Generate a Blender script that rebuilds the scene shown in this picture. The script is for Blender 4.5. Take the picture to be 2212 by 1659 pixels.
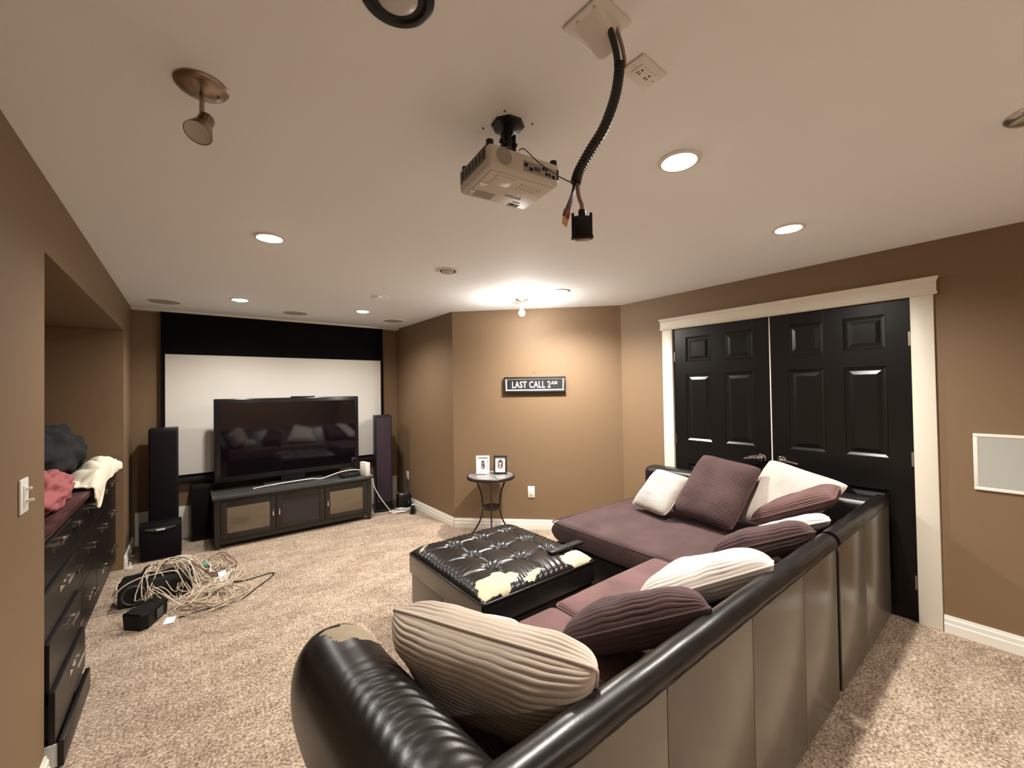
import bpy, bmesh, math, random
import numpy as np
from mathutils import Matrix, Vector

# ------------------------------------------------------------------ clear
for o in list(bpy.data.objects):
    bpy.data.objects.remove(o, do_unlink=True)
scene = bpy.context.scene
C = scene.collection
PI = math.pi

# ------------------------------------------------------------------ camera
F_PX, W_PX = 890.16, 2212.0
YAW, PITCH, ROLL = math.radians(38.0973), math.radians(0.83666), math.radians(-0.89936)
CAM = Vector((0.0, 0.0, 1.48))
fwd = Vector((math.sin(YAW) * math.cos(PITCH), math.cos(YAW) * math.cos(PITCH), math.sin(PITCH)))
r0 = Vector((math.cos(YAW), -math.sin(YAW), 0))
u0 = r0.cross(fwd)
cr, sr = math.cos(ROLL), math.sin(ROLL)
right = cr * r0 + sr * u0
up = -sr * r0 + cr * u0
cam_data = bpy.data.cameras.new('camera')
cam_data.sensor_width = 36.0
cam_data.sensor_fit = 'HORIZONTAL'
cam_data.lens = F_PX / W_PX * 36.0
cam_data.clip_start = 0.02
cam = bpy.data.objects.new('camera', cam_data)
C.objects.link(cam)
M = Matrix.Identity(4)
for i in range(3):
    M[i][0], M[i][1], M[i][2], M[i][3] = right[i], up[i], -fwd[i], CAM[i]
cam.matrix_world = M
scene.camera = cam

# ------------------------------------------------------------------ world, exposure
world = bpy.data.worlds.new('world')
scene.world = world
world.use_nodes = True
world.node_tree.nodes['Background'].inputs[0].default_value = (1.0, 0.97, 0.94, 1)
world.node_tree.nodes['Background'].inputs[1].default_value = 0.02
scene.view_settings.view_transform = 'Standard'
scene.view_settings.look = 'None'
scene.view_settings.gamma = 1.0
scene.view_settings.use_curve_mapping = False
scene.view_settings.exposure = 1.44
LAMP_W = 58.0           # each lit recessed lamp
LAMP_COL = (1.0, 0.95, 0.885)
HC = 2.347              # ceiling height

# ------------------------------------------------------------------ mesh builder
class MB:
    def __init__(s):
        s.v, s.f, s.mi = [], [], []
    def add(s, verts, faces, M=None, mi=0):
        b = len(s.v)
        if M is not None:
            verts = [M @ Vector(v) for v in verts]
        s.v += [tuple(v) for v in verts]
        s.f += [tuple(b + i for i in f) for f in faces]
        s.mi += [mi] * len(faces)
        return s
    def box(s, x0, x1, y0, y1, z0, z1, bev=0.0, seg=2, M=None, mi=0):
        bm = bmesh.new()
        bmesh.ops.create_cube(bm, size=1.0)
        for v in bm.verts:
            v.co = Vector(((x0 + x1) / 2 + v.co.x * (x1 - x0), (y0 + y1) / 2 + v.co.y * (y1 - y0), (z0 + z1) / 2 + v.co.z * (z1 - z0)))
        if bev > 0:
            bmesh.ops.bevel(bm, geom=bm.edges[:], offset=bev, segments=seg, profile=0.5, affect='EDGES')
        bm.verts.index_update()
        s.add([v.co[:] for v in bm.verts], [[v.index for v in f.verts] for f in bm.faces], M, mi)
        bm.free()
        return s
    def cyl(s, p0, p1, ra, rb=None, n=20, caps=True, M=None, mi=0):
        rb = ra if rb is None else rb
        p0, p1 = Vector(p0), Vector(p1)
        d = (p1 - p0).normalized()
        a = d.orthogonal().normalized(); b = d.cross(a)
        vs, fs = [], []
        for p, r in ((p0, ra), (p1, rb)):
            for i in range(n):
                t = 2 * PI * i / n
                vs.append(p + (a * math.cos(t) + b * math.sin(t)) * r)
        for i in range(n):
            j = (i + 1) % n
            fs.append((i, j, n + j, n + i))
        if caps:
            fs.append(tuple(range(n - 1, -1, -1))); fs.append(tuple(range(n, 2 * n)))
        return s.add(vs, fs, M, mi)
    def tube(s, pts, r, n=8, M=None, closed=False, mi=0, radii=None):
        P = [Vector(p) for p in pts]; m = len(P)
        vs, fs = [], []
        prev = None
        for k in range(m):
            if closed: t = (P[(k + 1) % m] - P[k - 1])
            else: t = P[min(k + 1, m - 1)] - P[max(k - 1, 0)]
            if t.length < 1e-9: t = Vector((0, 0, 1))
            t.normalize()
            if prev is None: a = t.orthogonal().normalized()
            else:
                a = prev - t * prev.dot(t)
                a = a.normalized() if a.length > 1e-6 else t.orthogonal().normalized()
            prev = a
            b = t.cross(a)
            rr = radii[k] if radii else r
            for i in range(n):
                q = 2 * PI * i / n
                vs.append(P[k] + (a * math.cos(q) + b * math.sin(q)) * rr)
        for k in range(m if closed else m - 1):
            k2 = (k + 1) % m
            for i in range(n):
                j = (i + 1) % n
                fs.append((k * n + i, k * n + j, k2 * n + j, k2 * n + i))
        if not closed:
            fs.append(tuple(range(n - 1, -1, -1))); fs.append(tuple((m - 1) * n + i for i in range(n)))
        return s.add(vs, fs, M, mi)
    def lathe(s, prof, n=32, M=None, mi=0, cap0=False, cap1=False):
        vs, fs = [], []
        m = len(prof)
        for r, z in prof:
            for i in range(n):
                t = 2 * PI * i / n
                vs.append((r * math.cos(t), r * math.sin(t), z))
        for k in range(m - 1):
            for i in range(n):
                j = (i + 1) % n
                fs.append((k * n + i, k * n + j, (k + 1) * n + j, (k + 1) * n + i))
        if cap0: fs.append(tuple(range(n - 1, -1, -1)))
        if cap1: fs.append(tuple((m - 1) * n + i for i in range(n)))
        return s.add(vs, fs, M, mi)
    def prism(s, poly, z0, z1, M=None, mi=0):
        n = len(poly)
        vs = [(x, y, z0) for x, y in poly] + [(x, y, z1) for x, y in poly]
        fs = [tuple(range(n - 1, -1, -1)), tuple(range(n, 2 * n))]
        for i in range(n):
            j = (i + 1) % n
            fs.append((i, j, n + j, n + i))
        return s.add(vs, fs, M, mi)
    def grid(s, fn, nu, nv, M=None, mi=0, us=None, vs_=None, closed_u=False):
        us = us if us is not None else [i / nu for i in range(nu + 1)]
        vs_ = vs_ if vs_ is not None else [i / nv for i in range(nv + 1)]
        V = [fn(u, v) for v in vs_ for u in us]
        a = len(us)
        fs = []
        for j in range(len(vs_) - 1):
            for i in range(a - 1):
                fs.append((j * a + i, j * a + i + 1, (j + 1) * a + i + 1, (j + 1) * a + i))
        return s.add(V, fs, M, mi)
    def build(s, name, mat, parent=None, smooth=True, ang=35, loc=None, rotz=0):
        me = bpy.data.meshes.new(name)
        me.from_pydata(s.v, [], s.f)
        bm = bmesh.new(); bm.from_mesh(me)
        bmesh.ops.recalc_face_normals(bm, faces=bm.faces[:])
        bm.to_mesh(me); bm.free()
        mats = mat if isinstance(mat, (list, tuple)) else [mat]
        for m in mats: me.materials.append(MAT[m])
        if any(s.mi):
            me.polygons.foreach_set('material_index', s.mi)
        if smooth:
            me.polygons.foreach_set('use_smooth', [True] * len(me.polygons))
            me.set_sharp_from_angle(angle=math.radians(ang))
        me.update()
        o = bpy.data.objects.new(name, me)
        C.objects.link(o)
        if parent is not None: o.parent = parent
        if loc is not None: o.location = loc
        o.rotation_euler = (0, 0, rotz)
        return o

def T(x, y, z): return Matrix.Translation((x, y, z))
def RX(a): return Matrix.Rotation(a, 4, 'X')
def RY(a): return Matrix.Rotation(a, 4, 'Y')
def RZ(a): return Matrix.Rotation(a, 4, 'Z')

def thing(name, label, cat, loc=(0, 0, 0), rotz=0, group=None):
    o = bpy.data.objects.new(name, None)
    C.objects.link(o)
    o.empty_display_size = 0.05
    o.location = loc; o.rotation_euler = (0, 0, rotz)
    o['label'] = label; o['category'] = cat
    if group: o['group'] = group
    return o
def tag(o, label, cat, group=None):
    o['label'] = label; o['category'] = cat
    if group: o['group'] = group
    return o
def struct(name, mb, mat, parent=None, **k):
    o = mb.build(name, mat, parent, **k)
    o['kind'] = 'structure'
    return o
def smoothcurve(pts, n=8):
    P = [Vector(p) for p in pts]; out = []
    for i in range(len(P) - 1):
        p0 = P[max(i - 1, 0)]; p1 = P[i]; p2 = P[i + 1]; p3 = P[min(i + 2, len(P) - 1)]
        for k in range(n):
            t = k / n
            out.append(0.5 * ((2 * p1) + (-p0 + p2) * t + (2 * p0 - 5 * p1 + 4 * p2 - p3) * t * t + (-p0 + 3 * p1 - 3 * p2 + p3) * t ** 3))
    out.append(P[-1])
    return out
def vnoise(x, y, z=0.0, s=0):
    from mathutils import noise
    return noise.noise(Vector((x + s * 17.3, y - s * 9.1, z + s * 4.7)))

# ------------------------------------------------------------------ materials
MAT = {}
def mat(name, col, rough=0.5, metal=0.0, spec=0.5, bump=None, var=None, emit=None, coat=0.0, sheen=0.0, coords='Object'):
    """bump=(scale, strength, distance); var=(scale, amount) multiplies the colour with noise."""
    m = bpy.data.materials.new(name)
    m.use_nodes = True
    nt = m.node_tree; N = nt.nodes; L = nt.links
    b = N['Principled BSDF']
    b.inputs['Base Color'].default_value = (*col, 1)
    b.inputs['Roughness'].default_value = rough
    b.inputs['Metallic'].default_value = metal
    b.inputs['Specular IOR Level'].default_value = spec
    if coat: b.inputs['Coat Weight'].default_value = coat; b.inputs['Coat Roughness'].default_value = 0.15
    if sheen:
        b.inputs['Sheen Weight'].default_value = sheen; b.inputs['Sheen Roughness'].default_value = 0.4
    if emit:
        b.inputs['Emission Color'].default_value = (*emit[0], 1); b.inputs['Emission Strength'].default_value = emit[1]
    tc = N.new('ShaderNodeTexCoord')
    if var:
        nz = N.new('ShaderNodeTexNoise'); nz.inputs['Scale'].default_value = var[0]; nz.inputs['Detail'].default_value = 4
        L.new(tc.outputs[coords], nz.inputs['Vector'])
        mr = N.new('ShaderNodeMapRange')
        mr.inputs[1].default_value = 0.3; mr.inputs[2].default_value = 0.7
        mr.inputs[3].default_value = 1 - var[1]; mr.inputs[4].default_value = 1 + var[1]
        L.new(nz.outputs['Fac'], mr.inputs[0])
        mx = N.new('ShaderNodeMix'); mx.data_type = 'RGBA'; mx.blend_type = 'MULTIPLY'; mx.inputs[0].default_value = 1
        mx.inputs[6].default_value = (*col, 1)
        L.new(mr.outputs[0], mx.inputs[7]); L.new(mx.outputs[2], b.inputs['Base Color'])
    if bump:
        nz = N.new('ShaderNodeTexNoise'); nz.inputs['Scale'].default_value = bump[0]; nz.inputs['Detail'].default_value = 3
        L.new(tc.outputs[coords], nz.inputs['Vector'])
        bp = N.new('ShaderNodeBump'); bp.inputs['Strength'].default_value = bump[1]; bp.inputs['Distance'].default_value = bump[2]
        L.new(nz.outputs['Fac'], bp.inputs['Height']); L.new(bp.outputs[0], b.inputs['Normal'])
    MAT[name] = m
    return m

WALL = (0.190, 0.120, 0.063)
mat('wall_paint', WALL, 0.62, bump=(260, 0.12, 0.002))
mat('ceiling_paint', (0.90, 0.93, 0.95), 0.8, bump=(180, 0.15, 0.002))
mat('trim_white', (0.80, 0.76, 0.68), 0.4)
mat('casing_cream', (0.70, 0.655, 0.55), 0.42)
mat('door_black', (0.0045, 0.0036, 0.003), 0.30, spec=0.38, bump=(40, 0.05, 0.002))
mat('nickel', (0.62, 0.56, 0.48), 0.28, metal=1.0)
mat('brushed_bronze', (0.34, 0.26, 0.20), 0.33, metal=1.0)
mat('chrome', (0.8, 0.78, 0.75), 0.15, metal=1.0)
mat('black_plastic', (0.006, 0.006, 0.0065), 0.38, spec=0.35)
mat('black_matte', (0.012, 0.011, 0.011), 0.75)
mat('black_vinyl', (0.004, 0.0035, 0.0035), 0.5, spec=0.25, bump=(120, 0.2, 0.001))
mat('grille_cloth', (0.006, 0.0038, 0.005), 0.9, spec=0.15, bump=(600, 0.3, 0.001))
mat('grille_plum', (0.032, 0.020, 0.028), 0.85, spec=0.2, bump=(600, 0.3, 0.001))
mat('screen_fabric', (0.68, 0.645, 0.59), 0.75)
mat('screen_black', (0.003, 0.0025, 0.0025), 0.9, spec=0.15)
mat('tv_glass', (0.004, 0.0025, 0.004), 0.05, spec=0.6)
mat('tv_bezel', (0.008, 0.008, 0.009), 0.18)
mat('espresso_wood', (0.020, 0.016, 0.011), 0.38, spec=0.4, bump=(60, 0.1, 0.001))
mat('espresso_top', (0.040, 0.040, 0.038), 0.36, bump=(80, 0.08, 0.001))
mat('mirror_glass', (0.22, 0.205, 0.17), 0.12, metal=1.0)
mat('plum_panel', (0.024, 0.018, 0.020), 0.30)
mat('cabinet_dark', (0.008, 0.0055, 0.0045), 0.36, spec=0.3, bump=(60, 0.1, 0.001))
mat('counter_brown', (0.055, 0.022, 0.022), 0.30, var=(9, 0.5))
mat('plastic_white', (0.78, 0.76, 0.72), 0.4)
mat('paper_white', (0.85, 0.84, 0.82), 0.7)
mat('projector_white', (0.62, 0.58, 0.52), 0.45)
mat('projector_grey', (0.16, 0.14, 0.125), 0.5)
mat('print_grey', (0.34, 0.31, 0.28), 0.6)
mat('leather_black', (0.008, 0.0064, 0.0058), 0.31, spec=0.42, bump=(130, 0.14, 0.0015), var=(14, 0.3))
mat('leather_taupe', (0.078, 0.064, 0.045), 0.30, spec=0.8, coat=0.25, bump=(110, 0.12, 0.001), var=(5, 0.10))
mat('leather_back', (0.52, 0.435, 0.29), 0.85, var=(30, 0.1))
mat('leather_back_tan', (0.27, 0.215, 0.14), 0.85, var=(30, 0.1))
mat('fabric_brown', (0.125, 0.064, 0.061), 0.9, sheen=0.08, bump=(420, 0.35, 0.001), var=(6, 0.18))
mat('fabric_chocolate', (0.052, 0.025, 0.024), 0.9, sheen=0.06, bump=(420, 0.35, 0.001), var=(7, 0.18))
mat('fabric_mauve', (0.115, 0.060, 0.055), 0.9, sheen=0.06, bump=(420, 0.35, 0.001), var=(7, 0.18))
mat('fabric_cream', (0.56, 0.49, 0.43), 0.9, sheen=0.05, bump=(420, 0.35, 0.001), var=(5, 0.06))
mat('fabric_oat', (0.42, 0.365, 0.32), 0.9, sheen=0.05, bump=(420, 0.35, 0.001), var=(5, 0.06))
mat('fabric_beige', (0.46, 0.385, 0.31), 0.9, sheen=0.05, bump=(420, 0.35, 0.001), var=(5, 0.06))
mat('bulb_lit', (1, 1, 1), 0.4, emit=((1.0, 0.93, 0.82), 14.0))
mat('bulb_off', (0.55, 0.53, 0.50), 0.25, bump=(220, 0.5, 0.002))
mat('speaker_grille_cream', (0.40, 0.35, 0.30), 0.8, bump=(500, 0.4, 0.001))
mat('speaker_grille_grey', (0.40, 0.40, 0.36), 0.7, bump=(700, 0.3, 0.001))
mat('sign_black', (0.010, 0.009, 0.009), 0.5)
mat('sign_silver', (0.62, 0.60, 0.57), 0.4, metal=0.3)
mat('letter_white', (0.86, 0.84, 0.80), 0.6)
mat('table_slate', (0.20, 0.195, 0.19), 0.28, var=(12, 0.35))
mat('iron_brown', (0.020, 0.012, 0.009), 0.45)
mat('cloth_black', (0.005, 0.0045, 0.005), 0.95)
mat('cloth_pink', (0.36, 0.10, 0.105), 0.9, bump=(90, 0.3, 0.003))
mat('cloth_cream', (0.78, 0.72, 0.58), 0.9, bump=(160, 0.3, 0.002))
mat('cable_black', (0.010, 0.010, 0.010), 0.45)
mat('cable_cream', (0.60, 0.50, 0.37), 0.5)
mat('cable_white', (0.75, 0.73, 0.70), 0.45)
mat('cable_brown', (0.16, 0.085, 0.05), 0.5)
mat('cable_grey', (0.30, 0.24, 0.18), 0.45)
mat('copper', (0.75, 0.48, 0.25), 0.3, metal=1.0)
mat('rca_red', (0.30, 0.06, 0.03), 0.4)
mat('skin_tone', (0.62, 0.40, 0.31), 0.7)
mat('hair_brown', (0.11, 0.055, 0.035), 0.7)
mat('dress_grey', (0.10, 0.085, 0.08), 0.7)
mat('connector_green', (0.16, 0.42, 0.28), 0.4)
mat('rubber_grey', (0.055, 0.055, 0.055), 0.5)

def carpet():
    m = bpy.data.materials.new('carpet_beige'); m.use_nodes = True
    nt = m.node_tree; N = nt.nodes; L = nt.links
    b = N['Principled BSDF']; b.inputs['Roughness'].default_value = 0.95; b.inputs['Specular IOR Level'].default_value = 0.1
    tc = N.new('ShaderNodeTexCoord')
    def noise(scale, det, rough=0.5, vec=None):
        n = N.new('ShaderNodeTexNoise'); n.inputs['Scale'].default_value = scale; n.inputs['Detail'].default_value = det
        n.inputs['Roughness'].default_value = rough
        L.new(vec or tc.outputs['Object'], n.inputs['Vector']); return n
    fine = noise(85, 3, 0.65); mid = noise(24, 3, 0.6)
    mp = N.new('ShaderNodeMapping'); mp.inputs['Scale'].default_value = (1.0, 1.9, 1); mp.inputs['Rotation'].default_value = (0, 0, 0.6)
    L.new(tc.outputs['Object'], mp.inputs['Vector'])
    big = noise(3.2, 4, 0.6, mp.outputs[0])
    ramp = N.new('ShaderNodeValToRGB')
    e = ramp.color_ramp.elements
    e[0].position = 0.385; e[0].color = (0.128, 0.089, 0.063, 1)
    e[1].position = 0.60; e[1].color = (0.59, 0.475, 0.37, 1)
    k = ramp.color_ramp.elements.new(0.495); k.color = (0.335, 0.254, 0.187, 1)
    mixf = N.new('ShaderNodeMath'); mixf.operation = 'MULTIPLY_ADD'
    mixf.inputs[1].default_value = 0.62
    m2 = N.new('ShaderNodeMath'); m2.operation = 'MULTIPLY_ADD'; m2.inputs[1].default_value = 0.20
    m3 = N.new('ShaderNodeMath'); m3.operation = 'MULTIPLY'; m3.inputs[1].default_value = 0.18
    L.new(big.outputs['Fac'], m3.inputs[0])
    L.new(mid.outputs['Fac'], m2.inputs[0]); L.new(m3.outputs[0], m2.inputs[2])
    L.new(fine.outputs['Fac'], mixf.inputs[0]); L.new(m2.outputs[0], mixf.inputs[2])
    L.new(mixf.outputs[0], ramp.inputs[0]); L.new(ramp.outputs[0], b.inputs['Base Color'])
    bp = N.new('ShaderNodeBump'); bp.inputs['Strength'].default_value = 0.8; bp.inputs['Distance'].default_value = 0.008
    L.new(mixf.outputs[0], bp.inputs['Height']); L.new(bp.outputs[0], b.inputs['Normal'])
    MAT['carpet_beige'] = m
carpet()

# ================================================================== SETTING
XL, XR, YB, XB = -0.443, 3.551, 5.50, 2.272     # left wall, right wall, screen wall, bay wall
YBK = -3.0                                       # wall behind the viewer
struct('floor', MB().box(-1.3, 3.9, YBK - .1, YB + .1, -0.10, 0.0), 'carpet_beige', smooth=False)
struct('ceiling', MB().box(-1.3, 3.9, YBK - .1, YB + .1, HC, HC + 0.08), 'ceiling_paint', smooth=False)
NY0, NY1, NZ = 2.385, 4.85, 2.05
wl = MB()
wl.box(-1.12, XL, YBK, NY0, 0, HC)
wl.box(-1.12, XL, NY0, NY1, NZ, HC)
wl.box(-1.12, XL, NY1, YB, 0, HC)
wl.box(-1.22, -1.12, YBK, YB, 0, HC)
struct('wall_left', wl, 'wall_paint', smooth=False)
struct('wall_back', MB().box(XL - .05, XB + .1, YB, YB + .1, 0, HC), 'wall_paint', smooth=False)
D0, D1 = (XB, 3.945), (XR, 2.672)               # diagonal wall plan points
struct('wall_bay', MB().prism([(XB, D0[1]), (XB, YB), (XB + .12, YB), (XB + .12, D0[1] + .05)], 0, HC), 'wall_paint', smooth=False)
struct('wall_diagonal', MB().prism([D0, D1, (D1[0] + .12, D1[1] + .05), (D0[0] + .12, D0[1] + .05)], 0, HC), 'wall_paint', smooth=False)
DY0, DY1, DH = 0.470, 2.100, 2.045              # door opening
wr = MB()
wr.box(XR, XR + .12, YBK, DY0, 0, HC)
wr.box(XR, XR + .12, DY1, D1[1] + .04, 0, HC)
wr.box(XR, XR + .12, DY0, DY1, DH, HC)
struct('wall_right', wr, 'wall_paint', smooth=False)
struct('wall_rear', MB().box(-1.22, XR + .12, YBK - .1, YBK, 0, HC), 'wall_paint', smooth=False)
struct('wall_light_block', MB().box(XR + .12, XR + .16, DY0 - .1, DY1 + .1, 0, HC), 'trim_white', smooth=False)  # unseen slab added behind the door leaves to block light

def base_run(name, p0, p1, nrm, h=0.10):
    """skirting along p0-p1, standing proud along nrm"""
    prof = [(0, 0), (.017, 0), (.017, .052), (.013, .056), (.013, .082), (.009, .086), (.007, .1), (0, .1)]
    p0, p1, nrm = Vector((*p0, 0)), Vector((*p1, 0)), Vector((*nrm, 0)).normalized()
    vs = []
    for p in (p0, p1):
        for d, z in prof: vs.append(p + nrm * d + Vector((0, 0, z)))
    n = len(prof)
    fs = [tuple(range(n)), tuple(range(2 * n - 1, n - 1, -1))]
    for i in range(n):
        j = (i + 1) % n
        fs.append((i, j, n + j, n + i))
    return struct(name, MB().add(vs, fs), 'trim_white', smooth=False)
base_run('baseboard_right', (XR, YBK), (XR, 0.374), (-1, 0))
base_run('baseboard_diagonal', D0, D1, (-1, -1))
base_run('baseboard_bay', (XB, YB), (XB, D0[1] + .004), (-1, 0))
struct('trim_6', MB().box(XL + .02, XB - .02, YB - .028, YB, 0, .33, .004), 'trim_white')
base_run('baseboard_left', (XL, NY1), (XL, YB), (1, 0))
base_run('baseboard_near', (XL, YBK), (XL, NY0), (1, 0))
struct('trim_1', MB().box(XL, XB, 5.40, YB, HC - .022, HC - .0005, 0.003), 'trim_white')

# door casing
cs = MB()
cs.box(XR - .018, XR + .006, 0.378, DY0 + .012, 0, 2.02, .003)
cs.box(XR - .018, XR + .006, DY1 - .012, 2.190, 0, 2.02, .003)
struct('trim_2', cs, 'casing_cream')
hd = MB()
prof = [(0.0, 0.0), (.020, 0.0), (.028, .006), (.028, .012), (.022, .018), (.022, .075), (.026, .085), (.034, .098), (.036, .106), (.0, .106)]
y0, y1, z0 = 0.366, 2.202, 2.018
vs = []
for (yy, sg) in ((y0, -1), (y1, 1)):
    for d, z in prof:
        vs.append((XR - d, yy + sg * (d - .018) * .8, z0 + z))
n = len(prof); fs = [tuple(range(n)), tuple(range(2 * n - 1, n - 1, -1))]
for i in range(n): fs.append((i, (i + 1) % n, n + (i + 1) % n, n + i))
hd.add(vs, fs)
struct('trim_3', hd, 'casing_cream', ang=20)
# jamb strips and meeting gap
jb = MB()
jb.box(XR + .006, XR + .12, DY0, DY0 + .012, 0, DH)
jb.box(XR + .006, XR + .12, DY1 - .012, DY1, 0, DH)
jb.box(XR + .006, XR + .12, DY0, DY1, DH - .008, DH)
struct('trim_4', jb, 'casing_cream', smooth=False)
struct('trim_5', MB().box(XR + .002, XR + .030, 1.2765, 1.2835, .006, DH - .012, .001), 'casing_cream')

def door(name, ya, yb, hinge_side, hy):
    """ya<yb plan limits; six raised panels"""
    xo = XR + .004
    d = thing(name, '', '', (xo, ya, .008))
    del d['label']; del d['category']
    d['kind'] = 'structure'
    w, h = yb - ya, 2.022
    st, mid = 0.118, 0.115
    pw = (w - 2 * st - mid) / 2
    rows = [(0.21, 0.785), (0.995, 1.59), (1.70, 1.925)]
    cols = [(st, st + pw), (st + pw + mid, w - st)]
    f = MB()
    f.box(.012, .036, 0, w, 0, h)                     # core
    f.box(0, .013, 0, cols[0][0], 0, h, .001)
    f.box(0, .013, cols[0][1], cols[1][0], 0, h, .001)
    f.box(0, .013, cols[1][1], w, 0, h, .001)
    for c in cols:
        zs = [0] + [z for r in rows for z in r] + [h]
        for k in range(0, len(zs), 2):
            f.box(0, .013, c[0] - .001, c[1] + .001, zs[k], zs[k + 1], .001)
    f.build('leaf', 'door_black', d, smooth=False)
    for c in cols:
        for r in rows:
            p = MB()
            a, b, e, g = c[0] + .002, c[1] - .002, r[0] + .002, r[1] - .002
            # ogee ramp: sloped border then raised field
            loops = [(0.0015, 0), (.0115, .016), (.0115, .024), (.003, .048), (.003, .048)]
            vs = []
            for dx, ins in loops:
                vs += [(dx, a + ins, e + ins), (dx, b - ins, e + ins), (dx, b - ins, g - ins), (dx, a + ins, g - ins)]
            fs = []
            for k in range(3):
                for i in range(4):
                    j = (i + 1) % 4
                    fs.append((k * 4 + i, k * 4 + j, k * 4 + 4 + j, k * 4 + 4 + i))
            fs.append((12, 13, 14, 15))
            p.add(vs, fs)
            p.build('panel', 'door_black', d, smooth=False)
    # lever handle
    hm = MB()
    hyl = hy - ya
    hm.lathe([(0, 0), (.030, 0), (.031, .004), (.027, .010), (.012, .013), (.011, .040), (0, .040)], 24, T(0, hyl, .905) @ RY(-PI / 2))
    hn = hm.build('handle', 'chrome', d)
    sgn = 1 if hinge_side > 0 else -1
    lv = MB().tube(smoothcurve([(-.040, hyl, .905), (-.043, hyl + sgn * .03, .907), (-.042, hyl + sgn * .075, .900), (-.038, hyl + sgn * .115, .892)], 6), .009, 10,
                   radii=None)
    lv.build('lever', 'chrome', hn)
    hh = w + .004 if hinge_side > 0 else -.004
    for z in (.235, 1.0, 1.755):
        MB().cyl((-.006, hh, z - .045), (-.006, hh, z + .045), .007, n=10).box(-.004, .004, hh - .016, hh + .016, z - .044, z + .044).build('hinge', 'nickel', d)
    return d
door('door_1', 1.285, 2.086, 1, 1.355)
door('door_2', 0.484, 1.275, -1, 1.215)

# ================================================================== CEILING THINGS
def recessed(x, y, lit, label, black=False, power=1.0):
    r = thing('recessed_light', label, 'light', (x, y, HC), 0, 'recessed ceiling lights')
    ro = .080
    tr = MB().lathe([(ro, -.0005), (ro, -.004), (ro - .006, -.007), (.064, -.008), (.058, -.004), (.056, -.0005)], 40)
    tr.build('trim_ring', 'black_plastic' if black else 'trim_white', r)
    if black or not lit:
        MB().lathe([(.0585, -.0035), (.053, -.0012), (.042, -.001)], 36).build('baffle', 'black_plastic', r)
    rb = .050 if lit else .044
    MB().lathe(([(.0575, -.0045), (rb, -.0045)] if lit else [(rb, -.0008)]) + [(rb, -.006), (rb * .85, -.012), (rb * .5, -.016), (.0005, -.0175)], 32).build('bulb', 'bulb_lit' if lit else 'bulb_off', r)
    if lit:
        ld = bpy.data.lights.new('lamp', 'SPOT')
        ld.energy = LAMP_W * power; ld.color = LAMP_COL
        ld.spot_size = math.radians(156); ld.spot_blend = 0.85; ld.shadow_soft_size = 0.045
        lo = bpy.data.objects.new('lamp', ld); C.objects.link(lo)
        lo.parent = r; lo.location = (0, 0, -.03)
    return r
recessed(1.478, .828, True, 'bright recessed ceiling light right of the hanging black conduit, largest of the lit ones')
recessed(2.600, .828, True, 'bright recessed ceiling light closest to the black double doors')
recessed(0.355, 2.611, True, 'bright recessed ceiling light nearest the niche side, above the carpet', power=.55)
recessed(1.471, 2.608, False, 'unlit recessed ceiling light with grey bulb in a white ring')
recessed(2.589, 2.585, True, 'lit recessed ceiling light just beside the small glowing spotlight', power=2.1)
recessed(0.369, 4.487, True, 'lit recessed ceiling light near the left end of the projection screen', power=.72)
recessed(1.462, 4.430, True, 'small lit recessed ceiling light near the middle of the projection screen', power=.72)
recessed(0.361, .845, False, 'unlit recessed ceiling light with a wide black ring at the top edge', black=True)
recessed(0.361, -2.10, True, 'added unseen fill light behind the viewer on the left, recessed in the ceiling', power=1.2)  # rear row: unseen lamps added to brighten ceiling and sofa back
recessed(1.478, -2.10, True, 'added unseen fill light behind the viewer in the middle, recessed in the ceiling', power=1.2)
recessed(2.600, -2.10, True, 'added unseen fill light behind the viewer on the right, recessed in the ceiling', power=1.2)

def ceiling_speaker(x, y, label):
    s = thing('ceiling_speaker', label, 'speaker', (x, y, HC), 0, 'round in-ceiling speakers')
    MB().lathe([(.128, -.0005), (.128, -.004), (.122, -.006), (.118, -.004)], 48).build('rim', 'ceiling_paint', s)
    MB().lathe([(.1185, -.0035), (.06, -.005), (.0005, -.0052)], 48).build('grille', 'speaker_grille_cream', s)
ceiling_speaker(-.176, 4.955, 'round ceiling speaker grille in the far left ceiling corner')
ceiling_speaker(.905, 4.918, 'round ceiling speaker grille above the middle of the projection screen')
ceiling_speaker(1.967, 4.832, 'round ceiling speaker grille in the far right corner by the bay wall')

pf = MB()
rnd = random.Random(4)
for k in range(9):
    a = rnd.random() * 6.28; q = rnd.random() * .06
    cx, cy = 1.343 + math.cos(a) * q * 1.3, 3.668 + math.sin(a) * q
    pts = []
    for i in range(7):
        t = 2 * PI * i / 7
        rr = .018 + .026 * rnd.random()
        pts.append((cx + math.cos(t) * rr * 1.5, cy + math.sin(t) * rr, HC - .002 - .012 * rnd.random() * (i % 2)))
    b = [(x, y, HC - .0004) for x, y, z in pts]
    pf.add(pts + b, [tuple(range(7)), tuple(range(13, 6, -1))] + [(i, (i + 1) % 7, 7 + (i + 1) % 7, 7 + i) for i in range(7)])
tag(pf.build('peeling_paint', 'ceiling_paint', smooth=False), 'patch of cracked peeling paint on the ceiling in front of the screen', 'paint patch')

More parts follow.
